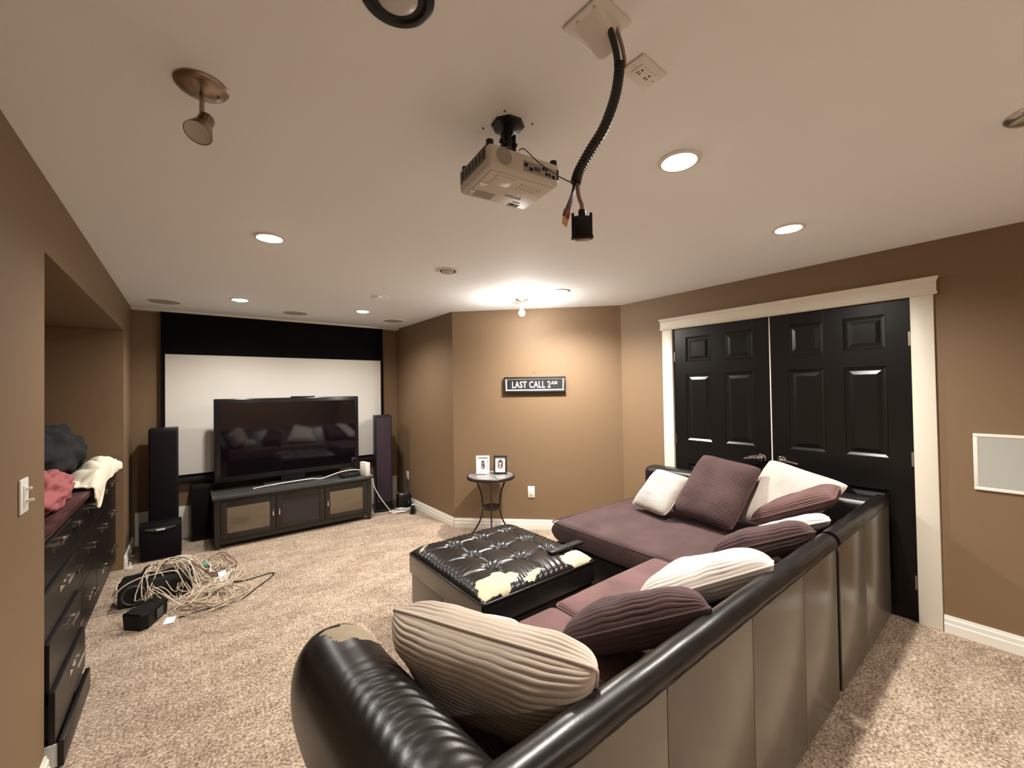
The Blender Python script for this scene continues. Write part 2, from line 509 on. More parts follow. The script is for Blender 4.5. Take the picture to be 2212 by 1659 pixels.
def spotlight(x, y, lit, label, head_dir=(-.3, -.1, -1), metal='brushed_bronze', R=.064):
    s = thing('ceiling_spotlight', label, 'spotlight', (x, y, HC), 0, 'small swivel ceiling spotlights')
    MB().lathe([(R, -.0005), (R, -.004), (R * .93, -.010), (R * .6, -.017), (R * .2, -.022), (.0005, -.023)], 40).build('canopy', metal, s)
    MB().cyl((R * .62, 0, -.012), (R * .62, 0, -.020), .006, .004, 10).build('screw', metal, s)
    MB().cyl((0, 0, -.018), (0, 0, -.078), .006, n=12).cyl((0, 0, -.074), (.006, 0, -.090), .005, n=10).build('stem', metal, s)
    d = Vector(head_dir).normalized()
    z = Vector((0, 0, 1)); q = z.rotation_difference(d).to_matrix().to_4x4()
    H = T(.008, 0, -.098) @ q
    MB().lathe([(.0005, -.014), (.018, -.014), (.020, -.010), (.021, .022), (.024, .026), (.034, .062), (.0325, .062), (.022, .028)], 32, H).build('head', metal, s)
    MB().lathe([(.032, .0605), (.022, .058), (.010, .0565), (.0005, .056)], 28, H).build('lens', 'bulb_lit' if lit else 'bulb_off', s)
    return s, d
spotlight(.031, 1.428, False, 'bronze swivel ceiling spotlight, unlit, above the niche wall at upper left', (-.30, -.45, -.9))
spotlight(2.150, -.02, False, 'brushed metal ceiling spotlight cut off at the right edge', (.5, -.4, -1), 'nickel', .075)
# lit spotlight with bare globe bulb
s = thing('ceiling_spotlight', 'small ceiling spotlight with a glowing round bulb above the last call sign', 'spotlight', (2.503, 3.022, HC), 0, 'small swivel ceiling spotlights')
MB().lathe([(.064, -.0005), (.064, -.004), (.056, -.012), (.03, -.019), (.0005, -.022)], 40).build('canopy', 'nickel', s)
MB().cyl((0, 0, -.018), (0, 0, -.085), .005, n=12).lathe([(.0005, -.075), (.012, -.078), (.014, -.100), (.010, -.104)], 20).build('stem', 'nickel', s)
MB().lathe([(.0005, -.100), (.016, -.103), (.028, -.118), (.031, -.134), (.027, -.150), (.015, -.162), (.0005, -.166)], 28).build('bulb', 'bulb_lit', s)
ld = bpy.data.lights.new('lamp', 'POINT'); ld.energy = 9; ld.color = LAMP_COL; ld.shadow_soft_size = .03
lo = bpy.data.objects.new('lamp', ld); C.objects.link(lo); lo.parent = s; lo.location = (-.02, -.05, -.185)

# ---- ceiling outlet plate
op = thing('ceiling_outlet', 'white double power outlet plate on the ceiling right of the conduit', 'outlet', (.983, .648, HC), math.radians(2))
MB().box(-.057, .057, -.036, .036, -.007, -.0005, .003).build('plate', 'plastic_white', op)
MB().box(-.034, .034, -.017, .017, -.0095, -.0065, .001).build('receptacle', 'plastic_white', op)
for k in (-.017, .017):
    MB().box(k - .006, k - .003, .001, .009, -.0101, -.009).box(k + .003, k + .006, .001, .008, -.0101, -.009).cyl((k, -.007, -.009), (k, -.007, -.0101), .003, n=10).build('socket_slots', 'black_matte', op)
for k in (-.046, .046):
    MB().cyl((k, 0, -.0065), (k, 0, -.0085), .0035, n=10).build('screw', 'nickel', op)

# ---- cable wall plate with hood
cp = thing('cable_plate', 'square white cable plate with scoop hood on the ceiling', 'cable plate', (.765, .628, HC), math.radians(2))
MB().box(-.058, .058, -.058, .058, -.009, -.0005, .004).build('plate', 'plastic_white', cp)
hd = MB()
def hood(u, v):
    a = PI * u
    rr = .040
    x = -rr * math.cos(a)
    y = .045 - .085 * v
    z = -.008 - .050 * (math.sin(a) ** .7) * v
    return (x, y, z)
hd.grid(hood, 24, 10, M=RZ(PI / 2))
hd.grid(lambda u, v: tuple(np.array(hood(u, v)) + np.array((0, 0, .003))), 24, 10, M=RZ(PI / 2))
hd.build('hood', 'plastic_white', cp)
for a, b in ((-.046, .02), (.046, .02), (-.046, -.03), (.046, -.03)):
    MB().cyl((a, b, -.008), (a, b, -.011), .004, n=10).build('screw', 'nickel', cp)

# ---- hanging conduit with cables
cd = thing('cable_conduit', 'black corrugated cable conduit hanging from the ceiling plate', 'cable conduit', (.80, .60, HC))
path = smoothcurve([(.782, .598, 2.325), (.791, .588, 2.268), (.793, .587, 2.224), (.785, .595, 2.160), (.765, .612, 2.090), (.739, .633, 2.036), (.718, .650, 1.988), (.712, .656, 1.960)], 14)
off = Vector((.80, .60, HC))
P = [p - off for p in path]
rad = [(.0125 if (i // 1) % 2 == 0 else .0110) for i in range(len(P))]
n0 = 24
MB().tube(P[n0:], .012, 14, radii=rad[n0:]).build('hose', 'cable_black', cd)
MB().tube([p + Vector((-.004, .003, 0)) for p in P[:n0 + 3]], .0078, 10).build('cable', 'cable_black', cd)
MB().tube([p + Vector((.011, -.006, 0)) for p in P[:n0 + 3]], .0045, 10).build('cable', 'cable_grey', cd)
end = P[-1]
MB().tube(smoothcurve([end + Vector((.002, -.002, .02)), end + Vector((.006, -.003, -.025)), end + Vector((.011, -.008, -.050)), end + Vector((.011, -.008, -.064))], 6), .0048, 10).build('cable', 'cable_grey', cd)
vg = MB()
VM = T(*(end + Vector((.011, -.008, -.094)))) @ RZ(math.radians(-40))
vg.box(-.019, .019, -.009, .009, -.030, .016, .003, M=VM)
vg.box(-.008, .008, -.007, .007, .012, .032, .003, M=VM)
for k in (-.021, .021):
    vg.cyl((k, 0, -.034), (k, 0, .024), .0034, n=10, M=VM)
vg.box(-.025, .025, -.008, .008, -.036, -.030, .001, M=VM)
vg.build('video_plug', 'black_plastic', cd)
MB().box(-.016, .016, -.0045, .0045, -.0415, -.034, .002, M=VM).build('plug_shell', 'nickel', cd)
for k, (dx, m_) in enumerate(((-.034, 'cable_black'), (-.025, 'cable_black'), (-.016, 'rca_red'))):
    a = end + Vector((-.002, 0, .01)); b = end + Vector((dx, .004 * k, -.070))
    MB().tube(smoothcurve([a, a.lerp(b, .5) + Vector((.004, 0, 0)), b], 6), .0022, 8).build('cable', m_, cd)
    MB().cyl(b, b + Vector((-.004, .002, -.016)), .0042, n=10).build('plug_grip', 'rca_red' if k > 0 else 'cable_brown', cd)
    MB().cyl(b + Vector((-.004, .002, -.016)), b + Vector((-.007, .003, -.034)), .0032, .0022, n=10).build('plug_tip', 'copper', cd)

# ---- projector
pj = thing('projector', 'white ceiling projector hanging upside down on a black mount', 'projector', (.824, 1.051, 2.13), math.radians(-7))
MB().box(-.130, .130, -.106, .106, 0, .072, .016, 4).build('body', 'projector_white', pj)
MB().box(-.112, .112, -.088, .088, -.003, .004, .002).build('base_cover', 'projector_white', pj)
MB().box(-.1320, -.126, -.088, .092, .026, .068, .002).build('vent_panel', 'projector_grey', pj)
for k in range(7):
    MB().box(-.1332, -.1315, -.08 + k * .024, -.066 + k * .024, .034, .060, .0005).build('vent_slat', 'black_plastic', pj)
MB().cyl((-.078, -.1055, .040), (-.078, -.1072, .040), .026, n=28).build('speaker_mesh', 'print_grey', pj)
pn = MB().box(-.012, .112, -.1068, -.1050, .014, .048, .001).build('port_panel', 'print_grey', pj)
MB().cyl((-.002, -.1065, .034), (-.002, -.1085, .034), .0065, n=14).build('port', 'black_plastic', pn)
MB().box(.010, .022, -.1085, -.106, .020, .030).build('port', 'black_plastic', pn)
MB().box(.028, .050, -.1090, -.106, .024, .036, .002).build('port', 'rubber_grey', pn)
for a, b in ((.062, .038), (.074, .038), (.074, .023)):
    MB().lathe([(.005, 0), (.005, .003), (.0025, .003), (.0025, 0)], 14, T(a, -.1065, b) @ RX(PI / 2)).build('port', 'black_plastic', pn)
MB().box(.083, .089, -.1085, -.106, .018, .030).build('port', 'black_plastic', pn)
MB().box(.095, .107, -.1085, -.106, .016, .026).build('port', 'black_plastic', pn)
MB().box(.114, .122, -.1070, -.104, .018, .050, .001).build('port', 'black_plastic', pn)
MB().box(-.085, -.02, -.075, -.02, -.0045, -.0025, .0008).build('lamp_cover', 'projector_white', pj)
MB().box(-.095, -.030, .040, .080, -.0042, -.0028).build('rating_label', 'print_grey', pj)
MB().box(.040, .082, .066, .088, -.0042, -.0028).build('latch_recess', 'print_grey', pj)
MB().box(.046, .062, .066, .076, -.0048, -.0040).build('latch', 'black_plastic', pj)
MB().box(.046, .074, .052, .056, -.0044, -.0028).build('slot', 'black_plastic', pj)
def label_tri(cx, cy, s_, m_, nm):
    MB().prism([(cx - s_, cy - s_ * .6), (cx + s_, cy - s_ * .6), (cx, cy + s_)], -.0052, -.0042).build(nm, m_, pj)
label_tri(-.098, -.005, .016, 'paper_white', 'warning_sticker')
label_tri(-.108, .052, .010, 'paper_white', 'warning_sticker')
rnd = random.Random(8)
pr = MB()
for r_ in range(3):
    for c_ in range(6):
        x_ = .005 + c_ * .014 + rnd.random() * .004
        pr.box(x_, x_ + .004 + .005 * rnd.random(), -.060 + r_ * .014, -.0575 + r_ * .014, -.0040, -.0030)
pr.build('printed_marks', 'print_grey', pj)
for a, b in ((-.115, -.085), (.118, -.085), (-.115, .085), (.118, .085)):
    MB().cyl((a, b, .070), (a, b, .086), .0115, n=16).build('foot', 'black_plastic', pj)
MB().cyl((.05, .106, .038), (.05, .118, .038), .028, .026, n=28).build('lens', 'black_plastic', pj)
def text(s, size, name, matn, parent, Mx, extr=.0008, bold=0.0, align='CENTER', xs=1.0):
    cu = bpy.data.curves.new(name, 'FONT')
    cu.body = s; cu.size = size; cu.extrude = extr; cu.offset = bold; cu.align_x = align; cu.align_y = 'CENTER'
    cu.resolution_u = 3; cu.space_character = 1.12
    to = bpy.data.objects.new('tmp_text', cu); C.objects.link(to)
    bpy.context.view_layer.update()
    me = bpy.data.meshes.new_from_object(to.evaluated_get(bpy.context.evaluated_depsgraph_get()))
    bpy.data.objects.remove(to, do_unlink=True)
    me.transform(Mx @ Matrix.Diagonal((xs, 1, 1, 1)))
    me.materials.clear(); me.materials.append(MAT[matn])
    me.name = name
    o = bpy.data.objects.new(name, me); C.objects.link(o); o.parent = parent
    return o
text('EPSON', .018, 'brand_lettering', 'projector_grey', pj, T(.030, .024, -.0036) @ RZ(PI) @ RX(PI))
mt = thing('projector_mount', 'black round ceiling mount with folded arms above the projector', 'mount', (.824, 1.051, HC), math.radians(-10))
MB().lathe([(.054, -.0005), (.055, -.004), (.052, -.008), (.030, -.012), (.016, -.020), (.016, -.030)], 8, RZ(.4)).build('ceiling_flange', 'black_plastic', mt)
MB().cyl((0, 0, -.02), (0, 0, -.075), .012, n=16).box(-.024, -.016, -.010, .010, -.095, -.030, .002).box(.016, .024, -.010, .010, -.095, -.030, .002).cyl((-.03, 0, -.06), (.03, 0, -.06), .007, n=12).build('stem', 'black_plastic', mt)
MB().cyl((-.034, 0, -.092), (.034, 0, -.092), .010, n=14).cyl((0, 0, -.085), (0, 0, -.135), .014, n=16).build('ball_joint', 'black_plastic', mt)
for a in (35, 150, 215, 325):
    ca, sa = math.cos(math.radians(a)), math.sin(math.radians(a))
    MB().box(0, .085, -.007, .007, -.138, -.130, .002, M=RZ(math.radians(a))).cyl((ca * .08, sa * .08, -.147), (ca * .08, sa * .08, -.125), .006, n=10).build('arm', 'black_plastic', mt)
for (a, b) in ((.774, 1.002), (.769, 1.113), (.884, .998)):
    MB().cyl((a, b, HC - .0005), (a, b, HC - .003), .0035, n=10).build('screw_hole', 'cable_brown', bpy.data.objects['ceiling'])
wr_ = MB().tube(smoothcurve([(.79, .955, 2.206), (.79, .93, 2.198), (.78, .86, 2.125), (.76, .77, 2.045), (.735, .70, 1.99), (.714, .658, 1.964)], 8), .0016, 6)
tag(wr_.build('thin_wire', 'cable_black'), 'thin black wire running from the projector to the conduit end', 'wire')

# ================================================================== SCREEN WALL
sc = thing('projection_screen', 'wide white projection screen with black drop border on the far wall', 'projection screen', (0, 5.44, 0))
MB().box(-.191, 2.027, 0, .006, .660, 1.903).build('white_surface', 'screen_fabric', sc, smooth=False)
MB().box(-.222, 2.057, -.001, .008, 1.900, 2.3245).build('top_drop', 'screen_black', sc, smooth=False)
MB().box(-.222, -.190, -.001, .008, .64, 1.902).build('side_border', 'screen_black', sc, smooth=False)
MB().box(2.026, 2.057, -.001, .008, .64, 1.902).build('side_border', 'screen_black', sc, smooth=False)
MB().box(-.222, 2.057, -.001, .008, .628, .661).build('bottom_border', 'screen_black', sc, smooth=False)
MB().box(-.225, 2.060, -.010, .014, .590, .630, .004).build('weight_bar', 'black_matte', sc)
MB().box(-.225, 2.060, -.014, .04, 2.3245, 2.3252).build('slot', 'black_matte', sc)

# low black box behind the stand
bx = thing('floor_box', 'black box against the wall behind the left end of the television stand', 'box', (.0, 5.28, 0))
MB().box(.012, .30, .0, .20, .01, .56, .008).build('cabinet', 'black_vinyl', bx)
MB().box(.030, .282, -.008, .002, .05, .53, .006).build('grille', 'grille_cloth', bx)

# television stand
SX0, SX1, SY0, SY1, SH = .185, 1.675, 4.83, 5.30, .50
st = thing('television_stand', 'low espresso wood television stand with three framed doors', 'television stand', (SX0, SY0, 0))
w = SX1 - SX0; dp = SY1 - SY0
MB().box(-.018, w + .018, -.020, dp, SH - .026, SH, .004).build('top', 'espresso_top', st)
for a, b in ((0, 0), (w - .045, 0), (0, dp - .045), (w - .045, dp - .045)):
    lg = MB()
    x_, y_ = a, b
    lg.add([(x_ + .008, y_ + .008, 0), (x_ + .037, y_ + .008, 0), (x_ + .037, y_ + .037, 0), (x_ + .008, y_ + .037, 0),
            (x_, y_, .10), (x_ + .045, y_, .10), (x_ + .045, y_ + .045, .10), (x_, y_ + .045, .10),
            (x_, y_, SH - .026), (x_ + .045, y_, SH - .026), (x_ + .045, y_ + .045, SH - .026), (x_, y_ + .045, SH - .026)],
           [(3, 2, 1, 0), (8, 9, 10, 11)] + [(k + i, k + (i + 1) % 4, k + 4 + (i + 1) % 4, k + 4 + i) for k in (0, 4) for i in range(4)])
    lg.build('leg', 'espresso_wood', st, smooth=False)
MB().box(.045, w - .045, .016, dp - .01, .085, .10).box(.045, w - .045, .42, dp - .01, .10, SH - .027).box(.04, .055, .03, dp - .03, .10, SH - .03).box(w - .055, w - .04, .03, dp - .03, .10, SH - .03).build('carcass', 'espresso_wood', st, smooth=False)
MB().box(.045, w - .045, .002, .020, .046, .088, .003).build('bottom_rail', 'espresso_wood', st)
MB().box(.045, w - .045, .002, .020, SH - .056, SH - .027, .002).build('top_rail', 'espresso_wood', st)
dw = (w - .09) / 3
for k in range(3):
    x0 = .045 + k * dw + .002; x1 = .045 + (k + 1) * dw - .002
    z0_, z1_ = .091, SH - .058
    d_ = MB()
    fw = .052
    for (a, b, e, g) in ((x0, x0 + fw, z0_, z1_), (x1 - fw, x1, z0_, z1_), (x0 + fw, x1 - fw, z0_, z0_ + fw), (x0 + fw, x1 - fw, z1_ - fw, z1_)):
        d_.box(a, b, -.004, .016, e, g, .0025)
    do = d_.build('door', 'espresso_wood', st)
    MB().box(x0 + fw - .004, x1 - fw + .004, .004, .008, z0_ + fw - .004, z1_ - fw + .004).build('pane', 'plum_panel' if k == 1 else 'mirror_glass', do, smooth=False)
    hx = x1 - fw * .5 if k == 0 else x0 + fw * .5
    MB().box(hx - .006, hx + .006, -.024, -.016, .245, .305, .003).cyl((hx, -.018, .26), (hx, -.003, .26), .004, n=8).cyl((hx, -.018, .29), (hx, -.003, .29), .004, n=8).build('handle', 'chrome', do)

# television
TY = 5.13
tv = thing('television', 'large black flat television reflecting pillows on its glossy screen', 'television', (.195, TY, SH))
tw, tz0, tz1 = 1.435, .080, .935
MB().box(0, tw, 0, .055, tz0, tz1, .010, 3).build('housing', 'tv_bezel', tv)
MB().box(.055, tw - .045, -.0025, .003, tz0 + .055, tz1 - .045).build('screen', 'tv_glass', tv, smooth=False)
MB().box(tw * .5 - .12, tw * .5 + .12, .01, .05, .010, tz0 + .05, .006).build('neck', 'black_plastic', tv)
MB().box(.43, 1.03, -.085, .15, .0, .016, .005).build('foot', 'espresso_top', tv)
MB().box(.70, .945, -.002, .045, tz1 - .001, tz1 + .014, .004).build('sensor_bar', 'black_plastic', tv)
# boxes on the stand
cb = thing('cable_box', 'small black set top box with ports on the right of the stand', 'set top box', (1.475, 4.985, SH), math.radians(4))
MB().box(-.105, .105, -.06, .06, .003, .040, .008).build('case', 'black_plastic', cb)
for k in (-.06, -.02, .02, .06):
    MB().cyl((k, -.059, .018), (k, -.063, .018), .008, n=12).build('port', 'rubber_grey', cb)
rt = thing('white_router', 'white upright router box at the right end of the stand', 'router', (1.632, 4.93, SH), math.radians(10))
MB().box(-.022, .030, -.075, .075, 0, .155, .006).build('case', 'plastic_white', rt)
MB().box(-.0235, -.021, -.055, .055, .02, .13, .001).build('label_panel', 'cloth_cream', rt)
wc = MB().tube(smoothcurve([(.52, 5.02, SH + .004), (.62, 5.0, SH + .016), (.70, 4.985, SH + .022), (.78, 5.02, SH + .02), (.92, 5.03, SH + .022), (1.08, 5.05, SH + .020), (1.17, 5.03, SH + .010), (1.28, 5.045, SH + .030), (1.40, 5.06, SH + .052), (1.54, 5.05, SH + .06), (1.61, 5.01, SH + .05)], 8), .0055, 8)
tag(wc.build('white_cable', 'cable_white'), 'white cable lying along the stand in front of the television', 'cable')
wc = MB().tube(smoothcurve([(1.66, 4.93, SH + .006), (1.705, 4.90, SH - .005), (1.712, 4.89, .44), (1.73, 4.87, .34), (1.80, 4.84, .2), (1.88, 4.83, .08), (1.93, 4.84, .02), (2.0, 4.88, .012), (2.08, 4.90, .02), (2.12, 4.95, .04)], 8), .0045, 8)
tag(wc.build('white_cable', 'cable_white'), 'white cord dropping from the router to the floor', 'cable')

def tower(name, label, x0, x1, y0, y1, h, rotz, grille, plinth=False):
    cx, cy = (x0 + x1) / 2, (y0 + y1) / 2
    t = thing(name, label, 'speaker', (cx, cy, 0), rotz, 'tower loudspeakers')
    hw, hd_ = (x1 - x0) / 2, (y1 - y0) / 2
    b0 = .03 if plinth else .0
    MB().box(-hw, hw, -hd_, hd_, b0, h, .006).build('cabinet', 'black_vinyl', t)
    MB().box(-hw + .012, hw - .012, -hd_ - .012, -hd_ + .002, b0 + .09, h - .025, .006).build('grille', grille, t)
    if plinth:
        MB().box(-hw - .02, hw + .02, -hd_ - .02, hd_ + .02, 0, .035, .008).build('plinth', 'black_plastic', t)
    return t
tower('tower_speaker', 'tall black tower loudspeaker standing left of the screen', -.300, -.085, 5.10, 5.37, 1.165, 0, 'grille_cloth')
tower('tower_speaker', 'tall black tower loudspeaker with plum grille right of the stand', 1.835, 2.035, 5.02, 5.30, 1.185, math.radians(-14), 'grille_plum', True)

# subwoofer
sw = thing('subwoofer', 'black cube subwoofer with a silver badge in front of the tower', 'subwoofer', (-.205, 4.92, 0))
MB().box(-.146, .146, 0, .17, .012, .318, .006).build('cabinet', 'black_vinyl', sw)
gv = []
MB().box(-.136, .136, -.012, .002, .02, .285, .008).build('grille', 'grille_cloth', sw)
arc = [( -.105 + .21 * k / 16, .281 - .020 * math.sin(PI * k / 16)) for k in range(17)]
arc2 = arc + [(.105, .287), (-.105, .287)]
MB().prism([(x, z) for x, z in arc2], .0, .016, M=T(0, 0, 0) @ RX(PI / 2)).build('badge_band', 'rubber_grey', sw, smooth=False)
MB().box(-.030, .030, -.020, -.0155, .266, .280, .001).build('badge', 'plastic_white', sw)
for a in (-.12, .12):
    for b in (.02, .15):
        MB().cyl((a, b, 0), (a, b, .014), .015, n=12).build('foot', 'black_plastic', sw)

# items right of the stand
sh = thing('black_device', 'black boxy device on the floor beside the right tower speaker', 'device', (2.137, 4.985, 0), math.radians(-8))
MB().box(-.08, .08, -.065, .065, .004, .185, .014, 3).build('case', 'black_plastic', sh)
MB().box(-.066, .05, -.05, .04, .183, .192, .004).build('lid', 'rubber_grey', sh)
MB().box(-.05, -.02, -.045, -.030, .187, .196, .002).build('switch', 'plastic_white', sh)
ad = thing('power_strip', 'black power strip with plugs on the floor by the bay wall', 'power strip', (2.165, 4.775, 0), math.radians(62))
MB().box(-.11, .11, -.03, .03, 0, .035, .006).build('case', 'black_plastic', ad)
for k, m_ in ((-.06, 'black_plastic'), (0, 'black_plastic'), (.06, 'plastic_white')):
    MB().box(k - .018, k + .018, -.02, .02, .033, .078, .004).build('plug', m_, ad)
rnd = random.Random(3)
cm = MB()
for k in range(7):
    pts = []
    cx, cy = 2.02 + rnd.uniform(-.03, .07), 4.86 + rnd.uniform(-.03, .04)
    a0 = rnd.random() * 6
    for i in range(14):
        a = a0 + i * .9
        r_ = .05 + .05 * rnd.random()
        pts.append((cx + r_ * 1.3 * math.cos(a), cy + r_ * .8 * math.sin(a), .006 + .035 * rnd.random()))
    cm.tube(smoothcurve(pts, 5), .0032, 6, mi=0 if k < 5 else 1)
o_ = cm.build('white_cord_bundle', ['cable_white', 'cable_black'])
tag(o_, 'bundle of white cords coiled on the floor right of the stand', 'cords'); o_['kind'] = 'stuff'
wp = thing('wall_outlet', 'white outlet plate low on the bay wall behind the tower speaker', 'outlet', (XB, 5.155, .375))
MB().box(-.006, -.0005, -.036, .036, -.058, .058, .003).build('plate', 'plastic_white', wp)
for k in (-.024, .024):
    MB().box(-.0085, -.005, -.017, .017, k - .018, k + .018, .004).build('receptacle', 'plastic_white', wp)
ck = MB().tube(smoothcurve([(2.262, 5.15, .35), (2.235, 5.14, .30), (2.225, 5.10, .22), (2.23, 5.03, .17), (2.20, 4.97, .16), (2.17, 4.92, .12), (2.165, 4.88, .08)], 6), .006, 8)
tag(ck.build('black_cable', 'cable_black'), 'black power cord running from the bay wall outlet to the strip', 'cable')

# ================================================================== DIAGONAL WALL
nd = Vector((-1, -1, 0)).normalized()          # into the room
def on_diag(s_, z, d=0.0):                      # s_ metres from D0 along the wall
    t = (Vector((*D1, 0)) - Vector((*D0, 0))).normalized()
    p = Vector((*D0, 0)) + t * s_ + nd * d
    return Vector((p.x, p.y, z))
ang = math.atan2(D1[1] - D0[1], D1[0] - D0[0])
sg = thing('wall_sign', 'framed black sign with white lettering on the diagonal wall', 'sign', on_diag(.895, 1.535, 0), ang)
# local: x along the wall, -y into the room
hw, hh = .327, .083
def frame_bars(mb, hw, hh, wd, y0, y1, bev=.002):
    mb.box(-hw, hw, y0, y1, hh - wd, hh, bev); mb.box(-hw, hw, y0, y1, -hh, -hh + wd, bev)
    mb.box(-hw, -hw + wd, y0, y1, -hh + wd, hh - wd, bev); mb.box(hw - wd, hw, y0, y1, -hh + wd, hh - wd, bev)
    return mb
frame_bars(MB(), hw, hh, .020, -.042, -.002).build('frame', 'sign_black', sg)
inner = MB()
def bevel_frame(mb, hw, hh, wd, ya, yb):
    o = [(-hw, ya, -hh), (hw, ya, -hh), (hw, ya, hh), (-hw, ya, hh)]
    i = [(-hw + wd, yb, -hh + wd), (hw - wd, yb, -hh + wd), (hw - wd, yb, hh - wd), (-hw + wd, yb, hh - wd)]
    mb.add(o + i, [(k, (k + 1) % 4, 4 + (k + 1) % 4, 4 + k) for k in range(4)])
    return mb
bevel_frame(inner, hw - .019, hh - .019, .014, -.041, -.026).build('silver_liner', 'sign_silver', sg, smooth=False)
MB().box(-hw + .03, hw - .03, -.0275, -.004, -hh + .03, hh - .03).build('panel', 'sign_black', sg, smooth=False)
def text_fit(st_, w, h, cx, cz, bold):
    o = text(st_, .08, 'lettering', 'letter_white', sg, Matrix.Identity(4), .0008, bold)
    co = np.array([v.co[:] for v in o.data.vertices]); lo, hi = co.min(0), co.max(0)
    sx, sy = w / (hi[0] - lo[0]), h / (hi[1] - lo[1])
    o.data.transform(T(cx, -.0284, cz) @ RX(PI / 2) @ Matrix.Diagonal((sx, sy, 1, 1)) @ T(-(lo[0] + hi[0]) / 2, -(lo[1] + hi[1]) / 2, 0))
text_fit('LAST CALL 2', .408, .070, -.036, 0, .0011)
text_fit('AM', .062, .034, .206, .016, .0010)
nl = MB().cyl(on_diag(.895, 1.667, .0), on_diag(.895, 1.667, .012), .004, n=10)
tag(nl.build('nail', 'nickel'), 'small nail in the diagonal wall above the sign', 'nail')
ws = thing('dimmer_plate', 'white rectangular wall plate on the diagonal wall right of the end table', 'wall plate', on_diag(.84, .392, 0), ang)
MB().box(-.036, .036, -.007, -.0005, -.060, .060, .003).build('plate', 'plastic_white', ws)
MB().box(-.017, .017, -.011, -.006, -.034, .034, .002).build('insert', 'plastic_white', ws)
MB().box(-.008, .008, -.012, -.0105, -.044, -.040, .0004).build('slot', 'print_grey', ws)

# end table
et = thing('end_table', 'small round end table with slate top and curved iron legs', 'table', (2.395, 3.425, 0))
MB().lathe([(.0005, .595), (.236, .595), (.242, .600), (.242, .622), (.238, .626), (.226, .626)], 64, cap0=False).build('rim', 'iron_brown', et)
tp = et
rnd = random.Random(5)
for k in range(6):
    a0, a1 = math.radians(60 * k + 2 + 12), math.radians(60 * k + 58 + 12)
    pts = [(.088 * math.cos(a0), .088 * math.sin(a0))] + [(.2255 * math.cos(a0 + (a1 - a0) * i / 10), .2255 * math.sin(a0 + (a1 - a0) * i / 10)) for i in range(11)] + [(.088 * math.cos(a1), .088 * math.sin(a1))]
    MB().prism(pts, .612, .6265 + .0006 * rnd.random()).build('tile', 'table_slate', et, smooth=False)
MB().prism([(.084 * math.cos(math.radians(60 * k + 12)), .084 * math.sin(math.radians(60 * k + 12))) for k in range(6)], .612, .627).build('tile', 'table_slate', et, smooth=False)
MB().lathe([(.0005, .611), (.226, .611), (.226, .613), (.0005, .613)], 48).build('bed', 'black_matte', et)
MB().lathe([(.0005, .288), (.092, .288), (.096, .294), (.096, .314), (.092, .318), (.0005, .316)], 48).build('lower_shelf', 'iron_brown', et)
for a in (235, 355, 115):
    ca, sa = math.cos(math.radians(a)), math.sin(math.radians(a))
    prof = [(.192, .598), (.175, .56), (.140, .49), (.112, .41), (.101, .33), (.100, .29), (.108, .23), (.135, .15), (.178, .075), (.205, .035), (.212, .010), (.224, .008), (.236, .022)]
    MB().tube(smoothcurve([(r_ * ca, r_ * sa, z) for r_, z in prof], 5), .0085, 10).build('leg', 'iron_brown', et)
def photo_frame(x, y, rz, label, fm, face):
    f = thing('photo_frame', label, 'photo frame', (x, y, .628), rz, 'photo frames on the end table')
    TM = RX(math.radians(-8))
    hw, h = .068, .185
    fr = MB()
    for (a, b, e, g) in ((-hw, hw, 0, .018), (-hw, hw, h - .018, h), (-hw, -hw + .017, .018, h - .018), (hw - .017, hw, .018, h - .018)):
        fr.box(a, b, -.016, .004, e, g, .002, M=TM)
    fr.build('frame', fm, f)
    MB().box(-hw + .015, hw - .015, -.006, .003, .015, h - .015, M=TM).build('mat_board', 'paper_white', f, smooth=False)
    MB().add([(-.012, .003, .13), (.012, .003, .13), (.02, .075, .030), (-.02, .075, .030)], [(0, 1, 2, 3)], M=None).box(-.02, .02, .066, .071, .001, .03).build('easel_leg', 'black_matte', f)
    def ell(cx, cz, rx, rz_, m_, nm, d):
        MB().prism([(cx + rx * math.cos(2 * PI * i / 20), cz + rz_ * math.sin(2 * PI * i / 20)) for i in range(20)], .0060 + d, .0064 + d, M=TM @ RX(PI / 2)).build(nm, m_, f, smooth=False)
    if face:
        ell(0, .108, .028, .036, 'hair_brown', 'print_hair', 0)
        ell(0, .080, .027, .026, 'hair_brown', 'print_hair', .0002)
        ell(-.003, .110, .016, .021, 'skin_tone', 'print_face', .0006)
        ell(-.002, .074, .012, .012, 'skin_tone', 'print_face', .0006)
        MB().box(-.016, .016, -.0068, -.0062, .046, .050, M=TM).build('print_caption', 'print_grey', f, smooth=False)
    else:
        ell(.002, .110, .016, .028, 'hair_brown', 'print_hair', 0)
        ell(.003, .082, .020, .024, 'hair_brown', 'print_hair', .0001)
        ell(.002, .116, .008, .012, 'skin_tone', 'print_face', .0006)
        ell(.002, .072, .021, .022, 'dress_grey', 'print_dress', .0005)
        ell(-.004, .068, .014, .005, 'skin_tone', 'print_face', .0009)
        MB().box(-.036, .036, -.0068, -.0062, .156, .159, M=TM).build('print_caption', 'print_grey', f, smooth=False)
photo_frame(2.358, 3.512, math.radians(-38), 'white photo frame on the end table with a long haired person in grey', 'plastic_white', False)
photo_frame(2.492, 3.392, math.radians(-42), 'black photo frame on the end table with a close portrait', 'sign_black', True)

